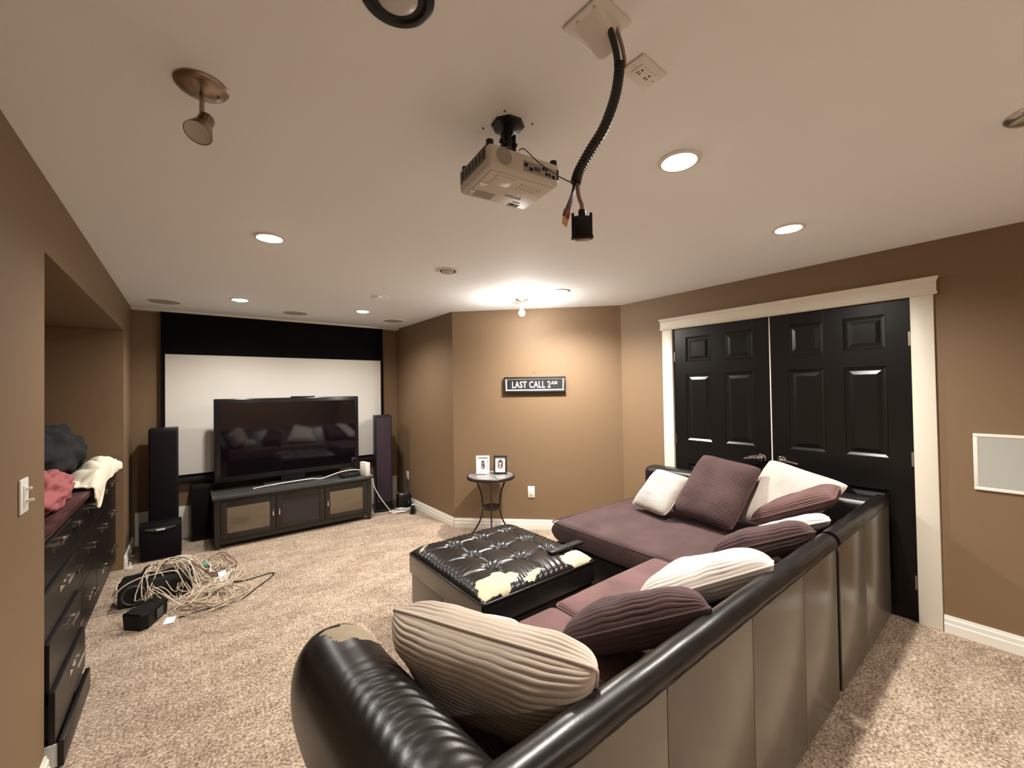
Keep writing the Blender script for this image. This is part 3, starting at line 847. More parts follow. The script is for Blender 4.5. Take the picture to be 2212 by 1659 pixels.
# ================================================================== RIGHT WALL SPEAKER
iw = thing('wall_speaker', 'white framed in-wall speaker with grey grille at the right edge', 'speaker', (XR, .115, 1.03))
fm_ = MB()
hw, hh = .122, .160
for (a, b, e, g) in ((-hw, hw, hh - .018, hh), (-hw, hw, -hh, -hh + .018), (-hw, -hw + .018, -hh + .018, hh - .018), (hw - .018, hw, -hh + .018, hh - .018)):
    fm_.box(-.012, -.0005, a, b, e, g, .003)
fm_.build('frame', 'trim_white', iw)
MB().box(-.009, -.0005, -hw + .016, hw - .016, -hh + .016, hh - .016).build('grille', 'speaker_grille_grey', iw, smooth=False)

# ================================================================== LEFT WALL: SWITCH, NICHE CABINETS
sp = thing('light_switch', 'white light switch plate with two levers on the near left wall', 'light switch', (XL, 2.112, 1.150))
MB().box(.0005, .007, -.042, .042, -.058, .058, .003).build('plate', 'plastic_white', sp)
MB().box(.006, .010, -.018, .018, -.034, .034, .001).build('insert', 'plastic_white', sp)
for k in (-.020, .020):
    MB().box(.008, .026, -.005, .005, k - .003, k + .006, .002, M=RY(math.radians(-6))).build('lever', 'plastic_white', sp)

CX = -.492
cols = [(2.40, 2.995), (3.000, 3.452), (3.457, 3.938), (3.943, 4.425), (4.430, 4.845)]
clab = ['dark drawer cabinet nearest the viewer with drawers pulled ajar', 'dark drawer cabinet second from the viewer in the niche row',
        'dark drawer cabinet in the middle of the niche row', 'dark drawer cabinet second from the far end of the niche', 'dark drawer cabinet at the far end of the niche beside the stub wall']
for k, (ya, yb) in enumerate(cols):
    cb_ = thing('drawer_cabinet', clab[k], 'cabinet', (CX, ya, 0), 0, 'drawer cabinets in the niche')
    w = yb - ya
    MB().box(-.60, -.022, 0, w, .09, .878).box(-.60, -.05, 0, w, 0, .09).build('carcass', 'cabinet_dark', cb_, smooth=False)
    zs = [.095, .385, .66, .875] if k else [.125, .325, .515, .700, .875]
    pulls = [.245, .535, .780]
    opens = [.0] * 3 if k else [.075, .060, .045, .030]
    for j in range(len(zs) - 1):
        op_ = opens[j]
        d_ = MB().box(-.020 + op_, 0 + op_, .002, w - .002, zs[j] + .002, zs[j + 1] - .002, .002)
        if op_:
            d_.box(-.30, -.018 + op_, .012, .022, zs[j] + .02, zs[j + 1] - .05).box(-.30, -.018 + op_, w - .022, w - .012, zs[j] + .02, zs[j + 1] - .05).box(-.30, -.018 + op_, .02, w - .02, zs[j] + .02, zs[j] + .03)
        dr = d_.build('drawer', 'cabinet_dark', cb_, smooth=False)
        pz = pulls[j] if k else zs[j + 1] - .045
        yc = w / 2
        MB().box(.022 + op_, .030 + op_, yc - .060, yc + .060, pz + .004, pz + .018, .001).box(.0 + op_, .024 + op_, yc - .060, yc - .052, pz + .006, pz + .016).box(.0 + op_, .024 + op_, yc + .052, yc + .060, pz + .006, pz + .016).box(.0005 + op_, .003 + op_, yc - .055, yc + .055, pz - .026, pz + .002).build('pull', 'chrome', dr, smooth=False)
    if k == 0:   # toe-kick drawer standing open
        q = MB()
        q.box(.076, .094, .030, .590, .010, .112, .002)
        o_ = q.build('toe_drawer', 'cabinet_dark', cb_)
        MB().box(-.30, .078, .040, .585, .012, .020).build('toe_drawer_floor', 'cabinet_dark', o_, smooth=False)
        MB().box(-.30, .078, .036, .048, .012, .098).build('toe_drawer_side', 'plastic_white', o_, smooth=False)
        MB().box(-.30, .078, .576, .588, .012, .098).build('toe_drawer_side', 'plastic_white', o_, smooth=False)
ct = MB().box(-1.118, CX + .022, NY0 + .002, NY1 - .002, .879, .912, .004)
tag(ct.build('countertop', 'counter_brown'), 'dark reddish brown countertop over the niche drawer cabinets', 'countertop')

# garments on the counter
def lump(name, matn, label, cat, c, r, seed, amp=.25, freq=3.0, flat=.915):
    bm = bmesh.new()
    bmesh.ops.create_icosphere(bm, subdivisions=5, radius=1)
    for v in bm.verts:
        n_ = v.co.normalized()
        q = 1 + amp * vnoise(n_.x * freq, n_.y * freq, n_.z * freq, seed) + amp * .4 * vnoise(n_.x * freq * 2.7, n_.y * freq * 2.7, n_.z * freq * 2.7, seed + 3)
        fold = amp * .25 * math.sin(9 * n_.y + 6 * n_.z + 3 * vnoise(n_.x * 3, n_.y * 3, n_.z * 3, seed))
        q += fold
        v.co = Vector((c[0] + n_.x * r[0] * q, c[1] + n_.y * r[1] * q, c[2] + n_.z * r[2] * q))
        if v.co.z < flat: v.co.z = flat + (v.co.z - flat) * .01
    mb = MB()
    bm.verts.index_update()
    mb.add([v.co[:] for v in bm.verts], [[v.index for v in f.verts] for f in bm.faces]); bm.free()
    return tag(mb.build(name, matn, ang=180), label, cat)
lump('black_garment', 'cloth_black', 'heap of black clothing on the niche counter against the wall', 'clothing', (-.80, 4.16, 1.07), (.20, .62, .22), 2, .16)
lump('pink_garment', 'cloth_pink', 'crumpled pink red clothing on the near end of the niche counter', 'clothing', (-.60, 3.14, .985), (.10, .38, .11), 5, .26)
# cream cloth draped over the counter edge
def drape(u, v):
    y = 3.55 + 1.22 * u
    s_ = v                               # 0 back, 1 hanging end
    L_ = .34
    x0 = -.66 + .04 * math.sin(3 * u)
    run = (CX + .03) - x0
    hang = .04 + .11 * math.exp(-((u - .14) / .10) ** 2)
    tot = run + hang
    d = s_ * tot
    wv = .020 * math.sin(17 * u + 4 * v) * (.4 + .6 * math.sin(PI * v)) + .018 * vnoise(u * 7, v * 5, 0, 9)
    bulk = .10 * math.sin(PI * min(1, u * 1.05)) * math.sin(PI * min(1, v * .92)) ** .8
    if d < run:
        return (x0 + d, y, .922 + abs(wv) + bulk)
    return (CX + .034 + abs(wv) * .6, y - .03 * (d - run) / .1, .922 + bulk * .3 - (d - run))
dm = MB().grid(drape, 90, 50)
o_ = dm.build('cream_garment', 'cloth_cream', ang=180)
sol = o_.modifiers.new('thick', 'SOLIDIFY'); sol.thickness = .008; sol.offset = 1
tag(o_, 'cream cloth bunched on the counter and hanging over its edge', 'clothing')

# ================================================================== FLOOR: LOUDSPEAKERS AND CABLE TANGLE
cs1 = thing('center_speaker', 'black angled center speaker lying closest on the carpet', 'speaker', (-.235, 3.62, 0))
poly = [(-.100, -.030), (-.010, -.120), (.030, -.110), (.118, .085), (.105, .120), (.060, .170)]
cs1b = MB()
n = len(poly)
vs = [(x * .94, y * .94, .004) for x, y in poly] + [(x, y, .095) for x, y in poly] + [(x * .96, y * .96, .105) for x, y in poly]
fs = [tuple(range(n - 1, -1, -1)), tuple(range(2 * n, 3 * n))] + [(k * n + i, k * n + (i + 1) % n, (k + 1) * n + (i + 1) % n, (k + 1) * n + i) for k in (0, 1) for i in range(n)]
cs1b.add(vs, fs).build('cabinet', 'black_vinyl', cs1, smooth=False)
MB().box(-.006, .0, -.035, .035, -.03, .03, .004, M=T(.082, -.010, .05) @ RZ(math.radians(-24))).build('terminal_plate', 'rubber_grey', cs1)
cs2 = thing('center_speaker', 'larger black center speaker with a round driver under the cable tangle', 'speaker', (-.185, 4.03, 0), math.radians(-4))
MB().box(-.205, .205, -.09, .10, .003, .165, .012, 3).build('cabinet', 'black_vinyl', cs2)
MB().box(-.196, .196, -.096, -.088, .012, .156, .004).build('baffle', 'black_matte', cs2)
MB().lathe([(.068, 0), (.070, .006), (.062, .012), (.056, .008)], 36, T(-.118, -.096, .082) @ RX(PI / 2)).build('driver_ring', 'rubber_grey', cs2)
MB().lathe([(.056, .008), (.030, .002), (.016, .004), (.0005, .010)], 32, T(-.118, -.096, .082) @ RX(PI / 2)).build('driver_cone', 'black_plastic', cs2)
MB().lathe([(.056, 0), (.058, .005), (.050, .008), (.028, .001), (.0005, .006)], 32, T(.118, -.096, .082) @ RX(PI / 2)).build('driver_cone', 'black_plastic', cs2)

rnd = random.Random(11)
def bump_top(x, y):
    """height of what lies under the tangle"""
    lx, ly = x + .185, y - 4.03
    if abs(lx) < .215 and -.10 < ly < .11: return .170
    lx, ly = x + .235, y - 3.62
    if abs(lx) < .13 and abs(ly) < .17: return .112
    return .004
tang = MB()
mats = ['cable_cream', 'cable_black', 'cable_brown', 'cable_white']
def loop_cable(cx, cy, rx, ry, turns, rad, mi, zjit=.05, rot=0.0):
    pts = []
    a0 = rnd.random() * 6.28
    nst = int(turns * 9)
    for i in range(nst):
        a = a0 + i * 2 * PI / 9
        q = .55 + .6 * rnd.random()
        x, y = rx * q * math.cos(a), ry * q * math.sin(a)
        xx = cx + x * math.cos(rot) - y * math.sin(rot); yy = cy + x * math.sin(rot) + y * math.cos(rot)
        xx = max(xx, -.425)
        pts.append((xx, yy, max(.004, bump_top(xx, yy) + .006 + zjit * rnd.random())))
    tang.tube(smoothcurve(pts, 4), rad, 5, mi=mi)
for k in range(16):
    loop_cable(.02 + rnd.uniform(-.16, .20), 4.12 + rnd.uniform(-.28, .30), .13 + .10 * rnd.random(), .16 + .14 * rnd.random(), 2.2 + rnd.random() * 2, .0034, rnd.choice([0, 0, 0, 0, 2, 3]), .07)
for k in range(8):
    loop_cable(.14 + rnd.uniform(-.10, .10), 3.74 + rnd.uniform(-.12, .12), .12 + .06 * rnd.random(), .13 + .1 * rnd.random(), 2, .0026, rnd.choice([0, 2, 0]), .03)
for k in range(5):
    loop_cable(-.22 + rnd.uniform(-.08, .08), 4.28 + rnd.uniform(-.10, .10), .15, .16, 2.0, .0042, rnd.choice([1, 1, 0]), .06)
o_ = tang.build('cable_tangle', mats)
o_['kind'] = 'stuff'
tag(o_, 'tangle of cream and brown speaker cables heaped on the carpet', 'cables')
ck = MB().tube(smoothcurve([(.10, 4.25, .03), (.22, 4.18, .012), (.24, 4.02, .006), (.30, 3.92, .006), (.40, 3.91, .006), (.51, 3.93, .006), (.545, 3.90, .006), (.50, 3.82, .006), (.40, 3.70, .006), (.30, 3.58, .006), (.18, 3.54, .006), (.08, 3.56, .008), (-.06, 3.55, .006)], 8), .0042, 8)
tag(ck.build('black_cable', 'cable_black'), 'long dark cord looping out of the tangle across the carpet', 'cable')
ck = MB().tube(smoothcurve([(-.40, 3.96, .04), (-.405, 3.92, .10), (-.37, 3.915, .16), (-.28, 3.93, .195), (-.16, 3.935, .20), (-.08, 3.93, .19), (-.05, 3.925, .12), (-.04, 3.92, .05)], 8), .0045, 8)
tag(ck.build('cream_cable', 'cable_cream'), 'thick cream cord looped over the front of the larger center speaker', 'cable')
for (x, y, z, rz, lb) in ((.205, 3.98, .055, .3, 'white paper tag standing in the cable tangle'), (-.105, 3.545, .005, -.2, 'white paper tag lying flat on the carpet by the cables')):
    tg = MB().box(-.028, .028, -.001, .001, -.040, .040, .0005, M=T(x, y, z) @ RZ(rz) @ RX(math.radians(-30 if z > .05 else -86)))
    tag(tg.build('paper_tag', 'paper_white', smooth=False), lb, 'tag')
pgm = MB().box(-.018, .018, -.012, .012, 0, .028, .003).cyl((0, 0, .02), (.006, 0, .065), .006, n=10)
tag(pgm.build('connector', 'plastic_white', loc=(-.405, 4.80, .0)), 'white plug standing by the end of the niche wall', 'plug')
cg = MB().box(-.030, .030, -.012, .012, 0, .030, .003)
tag(cg.build('connector', 'connector_green', loc=(.09, 4.28, .06)), 'pale green connector on top of the cable tangle', 'plug')

# ================================================================== PILLOWS
def np_build(name, V, Fq, matn, parent=None, mi=None, ang=60):
    me = bpy.data.meshes.new(name)
    me.from_pydata(V.tolist(), [], Fq.tolist())
    for m in (matn if isinstance(matn, (list, tuple)) else [matn]): me.materials.append(MAT[m])
    if mi is not None: me.polygons.foreach_set('material_index', mi.astype(np.int32))
    me.polygons.foreach_set('use_smooth', np.ones(len(me.polygons), dtype=bool))
    if ang < 180: me.set_sharp_from_angle(angle=math.radians(ang))
    me.update()
    o = bpy.data.objects.new(name, me); C.objects.link(o)
    if parent is not None: o.parent = parent
    return o
def sines(A, B, seed, n=7, f0=2.0, f1=9.0):
    r = np.random.RandomState(seed); out = np.zeros_like(A)
    for k in range(n):
        a = r.uniform(0, 2 * np.pi); f = r.uniform(f0, f1); p = r.uniform(0, 6.28)
        out += np.sin(f * (A * np.cos(a) + B * np.sin(a)) + p) / (f / f0)
    return out / n * 2

def pillow(parent, corners, thick, matn, rib='v', pitch=.017, amp=.0028, p=4.0, rnd_c=.22, seed=1, wr=.010, name='cover', pipe=.006, pipe_mat=None):
    """corners: BL, BR, TR, TL mid-plane. rib: direction the cords run along."""
    c = [np.array(q, float) for q in corners]
    U = (np.linalg.norm(c[1] - c[0]) + np.linalg.norm(c[2] - c[3])) / 2
    Vv = (np.linalg.norm(c[3] - c[0]) + np.linalg.norm(c[2] - c[1])) / 2
    # arc length across the puffed profile, so cords keep their width round the edge
    def arc(Lh):
        t = 1 - (1 - np.linspace(0, 1, 4000)) ** 3
        h = thick / 2 * np.sqrt(np.clip(1 - t ** p, 0, 1))
        ds = np.hypot(np.diff(t * Lh / 2), np.diff(h))
        return t, np.concatenate([[0], np.cumsum(ds)])
    def samp(Lh, n):
        t, a = arc(Lh)
        k = max(4, n // 2)
        q_ = np.interp(np.linspace(0, a[-1], k + 1), a, t)
        return np.concatenate([-q_[:0:-1], q_])
    tu, au = arc(U); tv_, av = arc(Vv)
    su = samp(U, round(2 * au[-1] / pitch) * 9 if rib == 'v' else 64)
    sv = samp(Vv, round(2 * av[-1] / pitch) * 9 if rib == 'u' else 64)
    u, v = np.meshgrid(su, sv)
    uu = u * np.sqrt(1 - rnd_c * v ** 4 / 2); vv = v * np.sqrt(1 - rnd_c * u ** 4 / 2)
    if p < 8:
        uu = uu * (1 - .05 * (1 - v ** 2)); vv = vv * (1 - .05 * (1 - u ** 2))
    s, t = (uu + 1) / 2, (vv + 1) / 2
    P = ((1 - s) * (1 - t))[..., None] * c[0] + (s * (1 - t))[..., None] * c[1] + (s * t)[..., None] * c[2] + ((1 - s) * t)[..., None] * c[3]
    nrm = np.cross(c[2] - c[0], c[3] - c[1]); nrm /= np.linalg.norm(nrm)
    prof = (np.clip(1 - np.abs(u) ** p, 0, 1) * np.clip(1 - np.abs(v) ** p, 0, 1)) ** .5
    A, B = uu * U / 2, vv * Vv / 2
    arcl = np.sign(u) * np.interp(np.abs(u), tu, au) if rib == 'v' else np.sign(v) * np.interp(np.abs(v), tv_, av)
    wob = sines(A, B, seed + 50, 5, 6, 18)
    fr = np.mod(arcl / pitch + wob * .35, 1.0) * 2 - 1
    ribs = amp * (np.sqrt(np.clip(1 - fr ** 2, 0, 1)) - .75)
    brk = np.clip(.65 + .9 * sines(A, B, seed + 70, 6, 14, 40), .25, 1.15)      # nap pressed flat in places
    ribs = ribs * brk
    edge = np.clip(prof * 3.0, 0, 1)
    wrk = wr * .8 * sines(A, B, seed, 8, 9, 30) + wr * .22 * sines(A, B, seed + 9, 9, 40, 90)
    out = []
    for sg_ in (1, -1):
        S = P + (sg_ * (thick / 2 * prof + wrk * edge))[..., None] * nrm
        n_ = np.cross(np.gradient(S, axis=1), np.gradient(S, axis=0)) * sg_
        n_ = n_ / np.maximum(np.linalg.norm(n_, axis=-1, keepdims=True), 1e-9)
        out.append(S + (ribs * edge)[..., None] * n_)
    H, Wd = u.shape
    V = np.concatenate([o_.reshape(-1, 3) for o_ in out])
    idx = np.arange(H * Wd).reshape(H, Wd)
    q = np.stack([idx[:-1, :-1], idx[:-1, 1:], idx[1:, 1:], idx[1:, :-1]], -1).reshape(-1, 4)
    q2 = q[:, ::-1] + H * Wd
    o = np_build(name, V, np.concatenate([q, q2]), matn, parent, ang=180)
    if pipe:
        bd = [(0, j) for j in range(0, Wd, 3)] + [(i, Wd - 1) for i in range(0, H, 3)] + [(H - 1, j) for j in range(Wd - 1, -1, -3)] + [(i, 0) for i in range(H - 1, -1, -3)]
        mid = (out[0] + out[1]) / 2
        pts = []
        for i, j in bd:
            w_ = Vector(mid[i, j])
            if not pts or (w_ - pts[-1]).length > .008: pts.append(w_)
        if (pts[0] - pts[-1]).length < .008: pts.pop()
        MB().tube(pts, pipe, 6, closed=True).build('piping', pipe_mat or matn, parent, ang=180)
    return o

def cushion(label, corners, thick, matn, **k):
    c0 = np.mean(np.array(corners), 0); zb = min(q[2] for q in corners)
    t = thing('throw_cushion', label, 'cushion', (float(c0[0]), float(c0[1]), float(zb)), 0, 'corduroy cushions on the sectional sofa')
    cs_ = [np.array(q) - np.array([c0[0], c0[1], zb]) for q in corners]
    pillow(t, cs_, thick, matn, **k)
    return t

# ================================================================== SECTIONAL SOFA
BY0 = .600     # outer face of the back
def back_profile(x0, x1, name, parent, ox, nseg=60, seed=0):
    """padded black top roll of the back, swept along x"""
    def pr(u, v):
        x = x0 + (x1 - x0) * u
        a = -.35 * PI + v * 1.55 * PI
        w_ = .0012 * vnoise(x * 7, v * 4, 0, seed) + .0007 * math.sin(30 * x + seed)
        ry, rz = .043 + w_, .040 + w_
        return (x - ox[0], .634 - math.cos(a) * ry - ox[1], .736 + math.sin(a) * rz)
    m = MB().grid(pr, nseg, 22)
    for xe, sgn in ((x0, 1), (x1, -1)):
        ring = [pr(0 if xe == x0 else 1, k / 22) for k in range(23)]
        m.add(ring, [tuple(range(23)) if sgn > 0 else tuple(range(22, -1, -1))])
    return m.build(name, 'leather_black', parent, ang=60)

# ---- unit with the arm
A0 = (1.30, 1.05)
sofa = thing('sectional_sofa', 'black leather sofa section with rolled arm and brown corduroy seats', 'sofa', (A0[0], A0[1], 0), 0, 'sections of the sectional sofa')
def L(x, y): return (x - A0[0], y - A0[1])
MB().box(*[v for v in (.50 - A0[0], 2.392 - A0[0])], .66 - A0[1], 1.44 - A0[1], .035, .300, .015).build('base', 'leather_black', sofa)
bk = MB()
y_in = lambda z: .70 + (.46 - z) * .25 if z < .46 else .70 + .0 * z
bk.add([(.42 - A0[0], .606 - A0[1], .03), (2.376 - A0[0], .606 - A0[1], .03), (2.376 - A0[0], .97 - A0[1], .44), (.42 - A0[0], .97 - A0[1], .44),
        (.42 - A0[0], .606 - A0[1], .745), (2.376 - A0[0], .606 - A0[1], .745), (2.376 - A0[0], .672 - A0[1], .745), (.42 - A0[0], .672 - A0[1], .745)],
       [(0, 1, 5, 4), (1, 2, 6, 5), (2, 3, 7, 6), (3, 0, 4, 7), (4, 5, 6, 7), (3, 2, 1, 0)])
bk.build('back', 'leather_black', sofa, smooth=False)
back_profile(.35, 2.376, 'back_roll', sofa, A0, 110, 1)
seams = [.395, .954, 1.461, 1.940, 2.374]
for k in range(4):
    a, b = seams[k] + .0015, seams[k + 1] - .0015
    MB().box(a - A0[0], b - A0[0], BY0 - A0[1] - .004, BY0 - A0[1] + .008, .028, .730, .004, 2).build('back_panel', 'leather_taupe', sofa)
for k in (1, 2, 3):
    MB().tube([(seams[k] - A0[0], BY0 - A0[1] - .0025, .03), (seams[k] - A0[0], BY0 - A0[1] - .0025, .70)], .0022, 6).build('seam_cord', 'cable_brown', sofa)
MB().tube([(seams[0] - A0[0] + .01 + (2.374 - seams[0] - .01) * i / 60, BY0 - A0[1] - .006, .728 + .0012 * math.sin(i * 1.7)) for i in range(61)], .005, 8).build('back_piping', 'leather_black', sofa)
# arm: swept fat roll
def arm(u, v):
    y = .580 + (1.640 - .580) * v
    t = max(0.0, (y - .615) / 1.025)
    e = max(0.0, (v - .80) / .20)
    shr = math.sqrt(max(0.0, 1 - e ** 2.6))
    a_ = .148 * (.45 + .55 * shr) if e < 1 else .148 * .45
    top = .750 - .085 * min(1, t * 1.35) ** .9 - .09 * (1 - shr)
    b_ = .185 * (.6 + .4 * shr)
    xc, zc = .400, top - b_
    q = 2 * PI * u
    ca, sa = math.cos(q), math.sin(q)
    ex = .85
    px_ = math.copysign(abs(ca) ** ex, ca); pz_ = math.copysign(abs(sa) ** ex, sa)
    w_ = .0
    if .1 < q < 2.0:
        w_ = .0024 * math.sin(125 * y + 5 * math.sin(3 * q) + 2.5 * vnoise(y * 5, q * 2, 0, 4)) * max(0, math.sin(PI * min(1, max(0, (t - .06) / .62)))) * math.sin((q - .1) / 1.9 * PI) ** .7
    return (xc + (a_ + w_) * px_ - A0[0], y - A0[1], zc + (b_ + w_) * pz_)
nu_, nv_ = 140, 240
Vv_ = np.array([arm(i / nu_, j / nv_) for j in range(nv_ + 1) for i in range(nu_)])
idx = np.arange((nv_ + 1) * nu_).reshape(nv_ + 1, nu_)
q = np.stack([idx[:-1], np.roll(idx, -1, 1)[:-1], np.roll(idx, -1, 1)[1:], idx[1:]], -1).reshape(-1, 4)
wv = Vv_ + np.array([A0[0], A0[1], 0])
fc = wv[q].mean(1)
def blob(fx, fy, cx, cy, rx, ry, seed, rot=0.0, rag=.28):
    dx, dy = fx - cx, fy - cy
    x = dx * math.cos(rot) + dy * math.sin(rot); y = -dx * math.sin(rot) + dy * math.cos(rot)
    a = np.arctan2(y / ry, x / rx); r = np.hypot(x / rx, y / ry)
    rr = np.random.RandomState(seed); k = 1.0
    for f in (2, 3, 5, 8, 13): k = k + rag * rr.uniform(-1, 1) * np.sin(f * a + rr.uniform(0, 6.28)) / math.sqrt(f)
    return r < k
mi = (blob(fc[:, 0], fc[:, 1], .450, 1.475, .105, .062, 3, -.45) & (fc[:, 2] > .50)).astype(int)
ends = []
Vall = Vv_.tolist()
arm_o = np_build('arm', np.array(Vall), q, ['leather_black', 'leather_back_tan'], sofa, mi, 180)
# end caps of arm
MB().add([tuple(Vv_[i]) for i in range(nu_)], [tuple(range(nu_))]).build('arm_rear_cap', 'leather_black', sofa)
capm = MB().add([tuple(Vv_[(nv_) * nu_ + i]) for i in range(nu_)], [tuple(range(nu_))])
capm.build('arm_front_cap', 'leather_black', sofa)
MB().box(.330 - A0[0], .520 - A0[0], .62 - A0[1], 1.53 - A0[1], .03, .42, .02, 3).build('arm_side_panel', 'leather_taupe', sofa)
for x_, y_ in ((.40, .68), (.40, 1.46), (2.34, .68), (2.34, 1.38)):
    MB().cyl((x_ - A0[0], y_ - A0[1], 0), (x_ - A0[0], y_ - A0[1], .04), .025, n=14).build('foot', 'black_plastic', sofa)
# seat cushions
def seat(parent, o, x0, x1, y0, y1, z0, z1, matn, seed, rib='v', pitch=.013):
    zm = (z0 + z1) / 2
    cs_ = [np.array((x0 - o[0], y0 - o[1], zm)), np.array((x1 - o[0], y0 - o[1], zm)), np.array((x1 - o[0], y1 - o[1], zm)), np.array((x0 - o[0], y1 - o[1], zm))]
    so = pillow(parent, cs_, z1 - z0, matn, rib=rib, pitch=pitch, amp=.0038, p=34, rnd_c=.03, seed=seed, wr=.005, name='seat_cushion', pipe=0)
    r_ = .030
    x0, x1, y0, y1 = x0 + .004, x1 - .004, y0 + .004, y1 - .004
    pts = []
    for cx, cy, a0 in ((x1 - r_, y1 - r_, 0), (x0 + r_, y1 - r_, 90), (x0 + r_, y0 + r_, 180), (x1 - r_, y0 + r_, 270)):
        for k in range(5):
            a = math.radians(a0 + 22.5 * k)
            pts.append((cx + r_ * math.cos(a) - o[0], cy + r_ * math.sin(a) - o[1], z1 - .020))
    MB().tube(pts, .0045, 6, closed=True).build('piping', matn, so)
    return so
seat(sofa, A0, .535, 1.360, .93, 1.440, .295, .468, 'fabric_brown', 21)
seat(sofa, A0, 1.364, 2.205, .93, 1.448, .295, .472, 'fabric_brown', 22)

# ---- corner and chaise unit
B0 = (2.85, 1.45)
cr_ = thing('sectional_sofa', 'black leather corner chaise section with a long brown corduroy seat by the doors', 'sofa', (B0[0], B0[1], 0), 0, 'sections of the sectional sofa')
MB().box(2.412 - B0[0], 3.40 - B0[0], .66 - B0[1], 2.345 - B0[1], .035, .300, .015).box(2.235 - B0[0], 2.45 - B0[0], 1.46 - B0[1], 2.345 - B0[1], .035, .300, .015).build('base', 'leather_black', cr_)
bk = MB()
bk.add([(2.420 - B0[0], .606 - B0[1], .03), (3.470 - B0[0], .606 - B0[1], .03), (3.470 - B0[0], .97 - B0[1], .44), (2.420 - B0[0], .97 - B0[1], .44),
        (2.420 - B0[0], .606 - B0[1], .745), (3.470 - B0[0], .606 - B0[1], .745), (3.470 - B0[0], .672 - B0[1], .745), (2.420 - B0[0], .672 - B0[1], .745)],
       [(0, 1, 5, 4), (1, 2, 6, 5), (2, 3, 7, 6), (3, 0, 4, 7), (4, 5, 6, 7), (3, 2, 1, 0)])
bk.build('back', 'leather_black', cr_, smooth=False)
back_profile(2.420, 3.478, 'back_roll', cr_, B0, 60, 2)
for a, b in ((2.422, 2.880), (2.884, 3.470)):
    MB().box(a - B0[0], b - B0[0], BY0 - B0[1] - .004, BY0 - B0[1] + .008, .028, .730, .004, 2).build('back_panel', 'leather_taupe', cr_)
MB().tube([(2.882 - B0[0], BY0 - B0[1] - .0025, .03), (2.882 - B0[0], BY0 - B0[1] - .0025, .70)], .0022, 6).build('seam_cord', 'cable_brown', cr_)
MB().tube([(2.424 + 1.045 * i / 30 - B0[0], BY0 - B0[1] - .006, .728 + .0012 * math.sin(i * 1.7)) for i in range(31)], .005, 8).build('back_piping', 'leather_black', cr_)
# back along the doors
MB().box(3.300 - B0[0], 3.480 - B0[0], .62 - B0[1], 2.270 - B0[1], .03, .765, .055, 5).build('side_back', 'leather_black', cr_)
for x_, y_ in ((2.46, .68), (3.42, .68), (2.29, 2.28), (3.35, 2.28)):
    MB().cyl((x_ - B0[0], y_ - B0[1], 0), (x_ - B0[0], y_ - B0[1], .04), .025, n=14).build('foot', 'black_plastic', cr_)
seat(cr_, B0, 2.212, 3.300, .93, 2.365, .302, .472, 'fabric_chocolate', 23)

# ================================================================== OTTOMAN
OX0, OX1, OY0, OY1, OZ = 1.172, 2.032, 1.768, 2.655, .435
oc = ((OX0 + OX1) / 2, (OY0 + OY1) / 2)
ot = thing('ottoman', 'square tufted black leather ottoman with peeling patches in front of the sofa', 'ottoman', (oc[0], oc[1], 0))
hx, hy = (OX1 - OX0) / 2, (OY1 - OY0) / 2
tx = [1.425 - oc[0], 1.640 - oc[0], 1.865 - oc[0]]; ty = [2.03 - oc[1], 2.255 - oc[1], 2.485 - oc[1]]
NG = 230
g = np.linspace(-1, 1, NG + 1)
gx, gy = np.meshgrid(np.sign(g) * (1 - (1 - np.abs(g)) ** 1.25) * hx, np.sign(g) * (1 - (1 - np.abs(g)) ** 1.25) * hy)
prof_ = (np.clip(1 - np.abs(gx / hx) ** 9, 0, 1) * np.clip(1 - np.abs(gy / hy) ** 9, 0, 1)) ** .5
h_ = np.full_like(gx, .0)
inside = np.clip((1 - np.maximum(np.abs(gx) / hx, np.abs(gy) / hy)) / .30, 0, 1)
for a in tx:
    for b in ty:
        r2 = (gx - a) ** 2 + (gy - b) ** 2
        h_ -= .020 * np.exp(-r2 / .0012) + .008 * np.exp(-r2 / .008)
        an = np.arctan2(gy - b, gx - a); rr_ = np.sqrt(r2)
        h_ += .0045 * np.sin(an * 11 + 7 * a + 3 * b) * np.exp(-((rr_ - .035) / .03) ** 2)
def crease(d, lo, hi, t_):
    m_ = 1 / (1 + np.exp(-(t_ - lo) * 60)) * 1 / (1 + np.exp((t_ - hi) * 60))
    return -.0065 * np.exp(-(d / .009) ** 2) * m_ - .004 * np.exp(-(d / .040) ** 2) * m_
for a in tx: h_ += crease(gx - a + .006 * np.sin(gy * 20), ty[0] - .20, ty[2] + .12, gy)
for b in ty: h_ += crease(gy - b + .006 * np.sin(gx * 22), tx[0] - .20, tx[2] + .12, gx)
h_ += .003 * sines(gx, gy, 5, 9, 14, 50) + .0035 * np.sin(gx * 150 + 4 * np.sin(gy * 9)) * np.clip((np.abs(gy) / hy - .68) * 4, 0, 1) * np.clip(1 - np.abs(gx) / hx, 0, 1) + .0035 * np.sin(gy * 150 + 4 * np.sin(gx * 9)) * np.clip((np.abs(gx) / hx - .68) * 4, 0, 1) * np.clip(1 - np.abs(gy) / hy, 0, 1)
z_ = OZ - .055 + .062 * prof_ + h_ * np.clip(prof_ * 1.5, 0, 1)
Vt = np.stack([gx, gy, z_], -1).reshape(-1, 3)
idx = np.arange((NG + 1) ** 2).reshape(NG + 1, NG + 1)
q = np.stack([idx[:-1, :-1], idx[:-1, 1:], idx[1:, 1:], idx[1:, :-1]], -1).reshape(-1, 4)
fc = Vt[q].mean(1); fx, fy = fc[:, 0] + oc[0], fc[:, 1] + oc[1]
